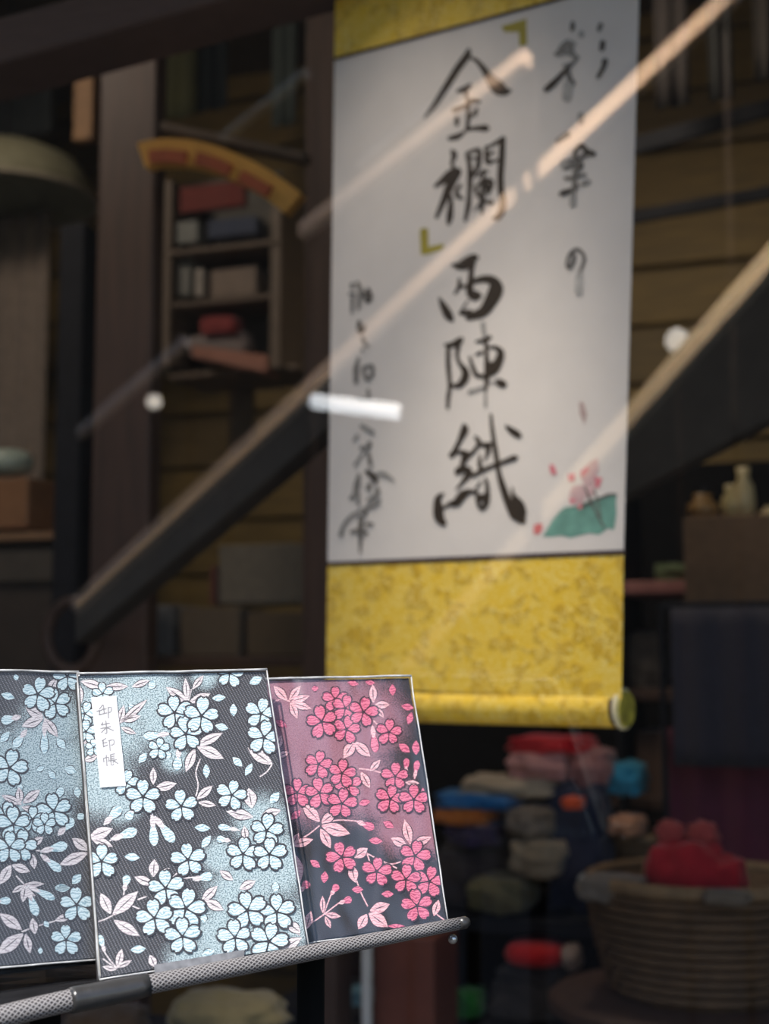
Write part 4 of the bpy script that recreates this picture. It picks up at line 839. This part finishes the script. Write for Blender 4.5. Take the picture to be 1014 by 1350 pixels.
for i, (x0, x1, y0, cc, lb) in enumerate([(228,252,335,(120,118,112),'pale grey box at the left of the middle case shelf'),(256,268,352,(165,155,145),'narrow cream box in the middle of the case shelf'),(275,340,352,(135,118,105),'wide beige box at the right of the middle case shelf')]):
    one('small_box', box_px(x0, y0, x1, 392, DC+0.03, 0.06), clothmat('box_c%d' % i, cc), lb, 'box')
one('red_pouch', soft_px(256, 414, 312, 440, DC+0.01, 0.06, seed=3), clothmat('pouch_red', (135,52,50)), 'small red pouch on the bottom case shelf', 'pouch', smooth=True)
one('white_pouch', soft_px(238, 436, 330, 470, DC+0.03, 0.06, seed=4), clothmat('pouch_white', (135,122,118)), 'crumpled whitish pouch under the small red pouch', 'pouch', smooth=True)
tr_ = bar_px(252, 455, 352, 468, 16, 24, DC-0.08, DC-0.02, 0.06); one('pink_tray', tr_, mat('tray_pink', sr(175,120,100), 0.5), 'tilted pinkish tray at the foot of the display case', 'tray')
# arched sign
ARC = [(186,205),(205,200),(240,200),(275,207),(310,220),(345,238),(370,255),(386,268)]
t = thing('arched_sign', P(285, 225, 2.35), 'arched amber wooden sign with rust-red inlays in front of the display case', 'sign')
def arcslab(hpx, d, th, pts):
    s = smooth_line([(x, y, 0) for x, y in pts], 8); bm = bmesh.new(); R = []
    for i, (x, y, _) in enumerate(s):
        a, b = s[max(i-1,0)], s[min(i+1,len(s)-1)]; dx, dy = b[0]-a[0], b[1]-a[1]; l = math.hypot(dx, dy); nx, ny = -dy/l*hpx, dx/l*hpx
        p, q = P(x+nx, y+ny, d), P(x-nx, y-ny, d); R.append([bm.verts.new(v) for v in (p, q, q+V*th, p+V*th)])
    for i in range(len(R)-1):
        for k in range(4): bm.faces.new((R[i][k], R[i][(k+1)%4], R[i+1][(k+1)%4], R[i+1][k]))
    bm.faces.new(R[0]); bm.faces.new(R[-1][::-1]); bmesh.ops.recalc_face_normals(bm, faces=bm.faces); return bm
obj('sign_board', arcslab(17, 1.93, 0.02, ARC), mat('amber_wood', (0.80, 0.40, 0.08), 0.5), t)
rr_ = mat('rust_inlay', (0.42, 0.09, 0.03), 0.6)
for seg in ([(196,206),(220,205),(244,207)], [(258,208),(280,214),(302,224)], [(316,231),(336,242),(354,252)]): obj('inlay', arcslab(8, 1.922, 0.008, seg), rr_, t)
obj('hanger', bar_px(210, 158, 400, 198, 14, 14, 1.96, 1.96, 0.03), wd, t)
one('cross_timber', bar_px(800, 190, 1100, 105, 24, 24, 3.0, 3.0, 0.012), M['black_wood'], 'upper dark cross timber on the planks right of the scroll', 'beam')
one('cross_timber', bar_px(800, 283, 1100, 228, 18, 18, 3.0, 3.0, 0.012), M['black_wood'], 'lower dark cross timber on the planks right of the scroll', 'beam')
curtain(860, 905, -60, 150, 2.9, 0.008, 2, clothmat('hang_r1', (24,12,10)), 'hanging_cloth', 'dark red-brown cloth hanging at the top right by the scroll', 'cloth', top=2.9)
curtain(930, 962, -60, 140, 2.9, 0.008, 2, clothmat('hang_r2', (8,8,8)), 'hanging_cloth', 'black cloth hanging at the top right', 'cloth', top=2.9)
curtain(990, 1040, -60, 110, 2.9, 0.008, 2, clothmat('hang_r3', (36,28,22)), 'hanging_cloth', 'brown cloth hanging in the top right corner', 'cloth', top=2.9)
# bluish glass jars / frames in the top left
for i, (x0, x1, y0, y1, cc, lb) in enumerate([(206,262,-40,165,(62,62,30),'tall mossy green cloth hanging left in the bay between the posts'),(262,300,30,150,(40,48,52),'dark slate cloth hanging in the middle of the bay between the posts'),(360,392,-40,175,(58,66,62),'grey-green cloth hanging at the right of the bay between the posts')]):
    curtain(x0, x1, y0, y1, 3.05, 0.008, 2, clothmat('hang%d' % i, cc), 'hanging_cloth', lb, 'cloth', top=2.9)
one('dark_panel', box_px(-60, 60, 78, 190, 3.3, 0.03), mat('slate_panel', (0.07, 0.08, 0.085), 0.5), 'dark slate panel at the top left above the olive lampshade', 'panel')
# cartons at the foot of the plank wall, on a long low bench
bench = thing('low_bench', Vector((*P(270, 872, 2.75).xy, 0)), 'long low bench against the plank wall under the cartons', 'bench')
a = P(262, 873, 2.75); obj('bench_top', boxbm(a + V*0.14, U*0.30, V*0.15, Z*0.01, 0.003), M['post'], bench)
for k in (-0.27, 0.27): obj('leg', boxbm(Vector((a.x, a.y, a.z/2)) + U*k + V*0.14, U*0.02, V*0.13, Z*(a.z/2-0.01), 0.002), M['post'], bench)
for (x0,y0,x1,y1,cc,lb) in [(134,796,231,867,(98,98,100),'blue-grey carton at the left of the low bench'),(232,800,318,867,(98,84,68),'brown carton in the middle of the low bench'),(322,806,404,867,(92,76,56),'darker brown carton at the right of the low bench')]:
    one('carton', box_px(x0,y0,x1,y1,2.78,0.14), clothmat('carton_%d' % x0, cc), lb, 'carton', 'cartons on the low bench')
one('carton', box_px(284,716,392,797,2.80,0.12), clothmat('carton_up', (112,104,92)), 'pale greyish carton stacked on top of the brown cartons', 'carton', 'cartons on the low bench')
one('red_mark_box', box_px(276,745,283,799,2.80,0.06), clothmat('mk', (110,60,50)), 'narrow reddish box beside the topmost pale carton', 'box')
# ================================================================== THINGS RIGHT OF THE SCROLL
c = P(0, 0, 1)
# shelving with pink edge
sh = thing('shelf_rack', Vector((*P(880, 780, 2.7).xy, 0)), 'open shelf rack with a pinkish edge right of the gold roller', 'shelf')
for (y, m) in ((766, mat('pink_edge', sr(165,110,105), 0.6)), (908, M['post']), (1052, M['post'])): obj('shelf', box_px(815, y, 935, y+16, 2.9, 0.25), m, sh)
for x in (812, 930):
    a = P(x, 700, 2.9); zt = P(x, 640, 2.9).z; obj('side_panel', boxbm(Vector((a.x, a.y, zt/2)) + V*0.13, U*0.006, V*0.13, Z*(zt/2), 0.002), M['black_wood'], sh)
def cl(name, x0, y0, x1, y1, d, dep, rgb, lb, cat, seed, e=0.5, wob=0.24, group=None):
    return one(name, soft_px(x0, y0, x1, y1, d, dep, seed=seed, e=e, wob=wob), clothmat('cl_%d_%d' % (x0, y0), rgb), lb, cat, group, True)
cl('folded_cloth', 862, 742, 910, 766, 2.94, 0.12, (95,110,75), 'dull green folded cloth on the pinkish shelf edge', 'cloth', 11)
cl('cloth_bundle', 826, 834, 872, 907, 2.94, 0.12, (125,115,105), 'greyish cloth bundle on the middle shelf right of the gold fabric', 'bundle', 12)
cl('cloth_bundle', 876, 848, 926, 907, 2.96, 0.12, (60,58,60), 'dark grey cloth bundle right of the pale one on the middle shelf', 'bundle', 13)
one('tan_box', box_px(843, 968, 904, 1052, 2.92, 0.14), clothmat('tanb', (120,92,76)), 'tan upright box on the lowest shelf beside the cyan cloth', 'box')
# tall table with brown carton and cream bowls in front
tb_ = thing('side_table', Vector((*P(960, 800, 2.55).xy, 0)), 'dark side table carrying the brown carton at the right edge', 'table')
a = P(975, 806, 2.62); obj('table_top', boxbm(a + V*0.09, U*0.105, V*0.10, Z*0.008, 0.002), M['black_wood'], tb_)
for su in (-1, 1):
    for sv in (0.02, 0.16): obj('leg', boxbm(Vector((a.x, a.y, a.z/2)) + U*0.095*su + V*sv, U*0.008, V*0.008, Z*(a.z/2-0.008), 0.001), M['black_wood'], tb_)
one('brown_carton', box_px(913, 684, 1040, 801, 2.62, 0.16), clothmat('bcart', (118,90,66)), 'large brown carton on the side table at the right edge', 'carton')
for x0, x1, y0, y1, cc, lb in [(905,945,652,684,(150,115,70),'ochre dish at the left on top of the brown carton'),(950,975,640,684,(190,170,120),'small cream jar between two dishes on the brown carton'),(966,994,618,684,(205,185,140),'tallest cream jar on the brown carton'),(1000,1030,668,684,(200,175,130),'low cream dish cut by the right frame edge on the carton')]:
    r = (x1-x0)/2/F*2.6; h = (y1-y0)/F*2.6; c = P((x0+x1)/2, y1, 2.66); bm = bmesh.new(); lathe(bm, c + V*0.02, [(r*.6,0),(r,h*.25),(r*.95,h*.6),(r*.5,h*.8),(r*.6,h)], 20)
    one('ceramic_jar', bm, mat('cer_%d' % x0, sr(*cc), 0.35), lb, 'jar', smooth=True)
# hanging garments
curtain(884, 1040, 800, 1010, 2.42, 0.008, 3, clothmat('navy_cloth', (48,44,56)), 'hanging_garment', 'navy hanging garment at the right edge above the purple one', 'garment')
curtain(880, 1045, 960, 1200, 2.48, 0.008, 3, clothmat('plum_cloth', (92,30,54)), 'hanging_garment', 'plum purple hanging garment behind the red bag', 'garment')
rk = thing('garment_rack', Vector((*P(960, 800, 2.33).xy, 0)), 'thin black garment rack holding the navy and plum clothes', 'rack')
a, b_ = P(872, 798, 2.45), P(1075, 798, 2.45); b_.z = a.z
obj('rail', tubebm([a, b_], 0.005, 8), M['black_wood'], rk); 
for p in (a, b_): obj('pole', tubebm([p, (p.x, p.y, 0)], 0.005, 8), M['black_wood'], rk)
# ---- merchandise table in the middle
tb2 = thing('goods_table', Vector((*P(680, 1200, 2.4).xy, 0)), 'dark goods table heaped with folded cloths under the scroll', 'table')
a = P(672, 1220, 2.35); obj('table_top', boxbm(a + V*0.15, U*0.19, V*0.16, Z*0.012, 0.003), M['black_wood'], tb2)
for su in (-1, 1):
    for sv in (0.02, 0.28): obj('leg', boxbm(Vector((a.x, a.y, a.z/2)) + U*0.17*su + V*sv, U*0.012, V*0.012, Z*(a.z/2-0.01), 0.001), M['black_wood'], tb2)
GR = 'folded cloths heaped on the goods table'
cl('folded_cloth', 560, 1120, 660, 1205, 2.40, 0.2, (58,50,52), 'dark grey folded cloth at the lower left of the heap', 'cloth', 21, group=GR)
cl('folded_cloth', 575, 1085, 655, 1120, 2.40, 0.2, (72,58,90), 'dim violet folded cloth under the orange one', 'cloth', 22, group=GR)
cl('folded_cloth', 560, 1068, 638, 1090, 2.38, 0.16, (215,120,30), 'bright orange folded cloth under the blue one', 'cloth', 23, group=GR)
cl('folded_cloth', 560, 1048, 668, 1070, 2.38, 0.18, (20,105,170), 'vivid blue folded cloth beside the pink book', 'cloth', 24, group=GR)
cl('folded_cloth', 598, 1026, 728, 1056, 2.42, 0.18, (185,165,140), 'large beige rounded cloth above the blue one', 'cloth', 25, group=GR)
cl('folded_cloth', 662, 993, 742, 1030, 2.44, 0.16, (205,145,140), 'dusty pink folded cloth above the beige one', 'cloth', 26, group=GR)
cl('folded_cloth', 662, 972, 768, 998, 2.46, 0.16, (205,25,35), 'bright red folded cloth at the top of the heap', 'cloth', 27, group=GR)
cl('folded_cloth', 742, 990, 798, 1040, 2.46, 0.14, (170,115,110), 'pale rose crumpled cloth right of the dusty pink one', 'cloth', 28, group=GR)
cl('folded_cloth', 660, 1068, 720, 1110, 2.38, 0.14, (128,112,96), 'taupe folded cloth in the middle of the heap', 'cloth', 29, group=GR)
cl('folded_cloth', 668, 1110, 735, 1160, 2.36, 0.14, (150,132,108), 'sand coloured crumpled cloth below the taupe one', 'cloth', 30, group=GR)
cl('folded_cloth', 610, 1160, 690, 1208, 2.34, 0.14, (105,98,70), 'olive folded cloth at the front edge of the goods table', 'cloth', 31, group=GR)
cl('folded_cloth', 718, 1040, 790, 1208, 2.42, 0.14, (38,42,66), 'navy stacked cloth at the right of the heap', 'cloth', 32, e=.2, group=GR)
cl('folded_cloth', 738, 1052, 765, 1068, 2.33, 0.05, (225,85,40), 'little orange-red cloth peeping over the navy stack', 'cloth', 33)
cl('cyan_cloth', 798, 1008, 842, 1050, 2.5, 0.12, (50,150,185), 'cyan cloth lying left of the tan upright box', 'cloth', 34)
cl('peach_cloth', 800, 1078, 842, 1104, 2.45, 0.1, (215,150,110), 'peach folded cloth below the cyan one', 'cloth', 35)
# second table under the basket + basket
def basket(px, py, d, rx, h, label, m):
    c = P(px, py, d) + V*0.13; t = thing('woven_basket', Vector((c.x, c.y, c.z-h)), label, 'basket')
    bm = bmesh.new(); seg = 40; prof = []
    for i in range(13):
        s = i/12; prof.append((rx*(0.78+0.22*math.sin(s*math.pi/2)), -h*(1-s)))
    prof2 = prof + [(rx*0.93, 0), (rx*0.90, -h*0.5), (rx*0.75, -h*0.92)]
    lathe(bm, c, prof2, seg); obj('body', bm, m, t, True)
    for i in range(1, 12, 1):
        r, z = prof[i]; bm = bmesh.new()
        add_tube(bm, [c + Vector((math.cos(a*2*math.pi/48)*(r+0.002+0.0025*(-1)**(a+i)), math.sin(a*2*math.pi/48)*(r+0.002+0.0025*(-1)**(a+i)), z)) for a in range(49)], h/26, 6, False)
        obj('wicker_strand', bm, m, t, True)
    bm = bmesh.new(); add_tube(bm, [c + Vector((math.cos(a*math.pi/20)*rx, math.sin(a*math.pi/20)*rx, 0.003)) for a in range(41)], 0.010, 8, False); obj('rim', bm, M['rim'], t, True)
    return c
M['rim'] = mat('basket_rim', (0.26, 0.16, 0.08), 0.6, vary=0.3); M['wick'] = mat('wicker', (0.13, 0.07, 0.03), 0.7, vary=0.3)
bc = basket(905, 1180, 1.98, 0.148, 0.15, 'large brown woven basket at the bottom right', M['wick'])
bk2 = basket(830, 1118, 2.42, 0.055, 0.07, 'small tan basket behind the large basket, left of the red bag', M['rim'])
ct = thing('basket_table', Vector((bc.x, bc.y, 0)), 'dark round table under the large woven basket', 'table')
bm = bmesh.new(); lathe(bm, Vector((bc.x, bc.y, bc.z-0.15-0.025)), [(0.20,0),(0.21,0.005),(0.21,0.018),(0.20,0.0245)], 36); obj('table_top', bm, M['post'], ct)
obj('pedestal', tubebm([Vector((bc.x, bc.y, bc.z-0.18)), Vector((bc.x, bc.y, 0.02))], 0.03, 14), M['post'], ct)
bm = bmesh.new(); lathe(bm, Vector((bc.x, bc.y, 0)), [(0.14,0),(0.14,0.01),(0.04,0.03)], 24); obj('foot', bm, M['post'], ct)
# red bag with knot, standing in the basket
t = thing('red_bag', bc, 'glossy red knotted bag sitting in the large woven basket', 'bag')
mr_ = clothmat('bag_red', (165,12,32)); q = P(895, 1150, 1.98) + V*0.08
obj('bag_body', softbm(q - Z*0.02, U*0.050, V*0.045, Z*0.052, e=.7, wob=.25, seed=41), mr_, t, True)
obj('bag_side', softbm(q + U*0.045 - Z*0.022, U*0.030, V*0.035, Z*0.036, e=.7, wob=.3, seed=42), mr_, t, True)
for s in (-1, 1): obj('knot_ear', softbm(q + U*(0.022*s) + Z*0.042, U*0.018, V*0.012, Z*0.014, e=.9, wob=.4, seed=43+s, cuts=5), clothmat('bag_knot%d' % s, (160,62,60)), t, True)
cl('white_cloth', 762, 1158, 845, 1192, 1.99, 0.06, (112,100,90), 'pale crumpled cloth over the left rim of the large basket', 'cloth', 51)
cl('white_cloth', 930, 1176, 985, 1194, 1.93, 0.03, (112,98,84), 'little pale cloth on the front rim of the large basket', 'cloth', 52)
# bottom centre
rb = one('red_brown_crate', box_px(492, 1238, 572, 1420, 2.12, 0.12), mat('crate_red', (0.17, 0.045, 0.025), 0.6), 'red-brown upright crate below the end of the braided rail', 'crate')
one('pale_pole', tubebm([P(484, 1150, 2.1), Vector((*P(484, 1400, 2.1).xy, 0.0))], 0.008, 10), mat('pole_grey', (0.5, 0.5, 0.5), 0.4), 'thin pale metal pole left of the red-brown crate', 'pole', smooth=True)
sh2 = thing('floor_rack', Vector((*P(600, 1340, 2.3).xy, 0)), 'low black rack with odds and ends at the bottom centre', 'rack')
a = P(590, 1352, 2.3); obj('rack_top', boxbm(a + V*0.12, U*0.32, V*0.13, Z*0.008, 0.002), M['black_wood'], sh2)
for k in (-0.3, 0.3): obj('side_panel', boxbm(Vector((a.x, a.y, a.z/2)) + U*k + V*0.12, U*0.008, V*0.12, Z*(a.z/2-0.008), 0.001), M['black_wood'], sh2)
cl('cyan_packet', 448, 1306, 482, 1346, 2.34, 0.06, (95,140,160), 'dim cyan packet behind the thin pale pole', 'packet', 61)
cl('cyan_packet', 575, 1300, 588, 1346, 2.26, 0.05, (70,95,120), 'sliver of blue packet right of the red-brown crate', 'packet', 62)
cl('green_packet', 592, 1310, 628, 1346, 2.28, 0.08, (30,110,45), 'small green packet at the bottom centre', 'packet', 63)
cl('grey_packet', 645, 1300, 730, 1346, 2.3, 0.1, (52,48,50), 'dark grey packet under the red cushion', 'packet', 64, e=.15)
cl('red_cushion', 658, 1248, 738, 1280, 2.3, 0.12, (200,22,30), 'flat bright red cushion left of the large basket', 'cushion', 65, e=.8, wob=.05)
cl('grey_packet', 655, 1279, 735, 1302, 2.31, 0.1, (45,42,45), 'thin charcoal packet directly under the red cushion', 'packet', 66, e=.15)
cl('grey_pebble_pouch', 738, 1250, 762, 1280, 2.28, 0.05, (150,130,120), 'small grey-pink pouch right of the red cushion', 'pouch', 67, e=.9)
one('white_ball', soft_px(761, 1153, 786, 1176, 2.35, 0.03, e=1, wob=0, seed=1), mat('ball', (0.75, 0.76, 0.66), 0.4), 'small white ball left of the pale cloth on the basket', 'ball', smooth=True)
cl('tan_mat', 190, 1322, 350, 1385, 1.58, 0.12, (120,108,75), 'blurred olive-tan cushion below the braided rail', 'cushion', 71, e=.8)
cl('brown_mat', 55, 1338, 160, 1400, 1.58, 0.12, (80,58,35), 'blurred brown cushion at the bottom left below the rail', 'cushion', 72, e=.8)
bs = thing('window_bench', Vector((*P(200, 1400, 1.75).xy, 0)), 'low dark bench inside the glass under the blurred cushions', 'bench')
a = P(205, 1402, 1.60); obj('bench_top', boxbm(a + V*0.08, U*0.20, V*0.1, Z*0.01, 0.002), M['black_wood'], bs)
for k in (-0.18, 0.18): obj('leg', boxbm(Vector((a.x, a.y, a.z/2)) + U*k + V*0.08, U*0.012, V*0.09, Z*(a.z/2-0.01), 0.001), M['black_wood'], bs)

# ================================================================== SPOTLIGHTS ADDED OUT OF VIEW TO BRIGHTEN SHOP AND SCROLL
def spot(loc, target, power, size, col, r=0.06, blend=0.9, name='fill_spot', label='', shade=True):
    t = thing(name, Vector(loc), label, 'lamp')
    l = bpy.data.lights.new(name, 'SPOT'); l.energy = power; l.spot_size = math.radians(size); l.spot_blend = blend; l.shadow_soft_size = r; l.color = col
    o = bpy.data.objects.new('light', l); COL.objects.link(o); o.parent = t
    d = (Vector(target) - Vector(loc)).normalized(); o.rotation_euler = (-d).to_track_quat('Z', 'Y').to_euler()
    bm = bmesh.new(); lo = Vector(loc); add_tube(bm, [lo - d*0.10, lo - d*0.09, lo - d*0.01], [0.02, 0.035, 0.05], 16); obj('housing', bm, M['black_wood'], t)
    obj('stem', tubebm([lo - d*0.08, Vector((lo.x-d.x*.08, lo.y-d.y*.08, 2.92))], 0.006, 8), M['black_wood'], t)
scc = SC.hit(625, 760)
spot(G(-0.35, 0.10, 2.5), SC.hit(640, 620), 16, 46, (1, 0.88, 0.76), label='black spotlight added out of view near the glass to brighten the scroll')
spot(G(-0.2, 1.2, 2.7), G(0.3, 2.0, 1.0), 18, 130, (1, 0.85, 0.66), r=0.12, label='black spotlight added out of view to brighten the goods behind the scroll')
spot(G(-1.3, 0.35, 2.75), G(-0.7, 2.2, 1.4), 24, 110, (1, 0.86, 0.72), r=0.12, label='black spotlight added out of view to brighten the left part of the shop')
spot(G(0.0, 0.08, 2.35), SC.hit(610, 1090), 44, 31, (1, 0.90, 0.78), blend=1.0, label='small spotlight added out of view to brighten the gold foot of the scroll')
# small lamp added out of view below the scroll to lift its gold foot
ul = G(0.10, 0.10, 0.90); t = thing('fill_uplight', ul, 'small lamp added unseen inside the glass to brighten the gold brocade', 'lamp')
l = bpy.data.lights.new('fill_uplight', 'SPOT'); l.energy = 2; l.spot_size = math.radians(120); l.spot_blend = 0.9; l.shadow_soft_size = 0.03; l.color = (1, 0.92, 0.84)
o = bpy.data.objects.new('light', l); COL.objects.link(o); o.parent = t
d = (SC.hit(640, 860) - ul).normalized(); o.rotation_euler = (-d).to_track_quat('Z', 'Y').to_euler()
bm = bmesh.new(); add_tube(bm, [ul - d*0.05, ul - d*0.045, ul - d*0.004], [0.012, 0.02, 0.026], 16); obj('housing', bm, M['black_wood'], t)
obj('stem', tubebm([ul - d*0.04, Vector((ul.x-d.x*.04, ul.y-d.y*.04, 0.0))], 0.006, 8), M['black_wood'], t)
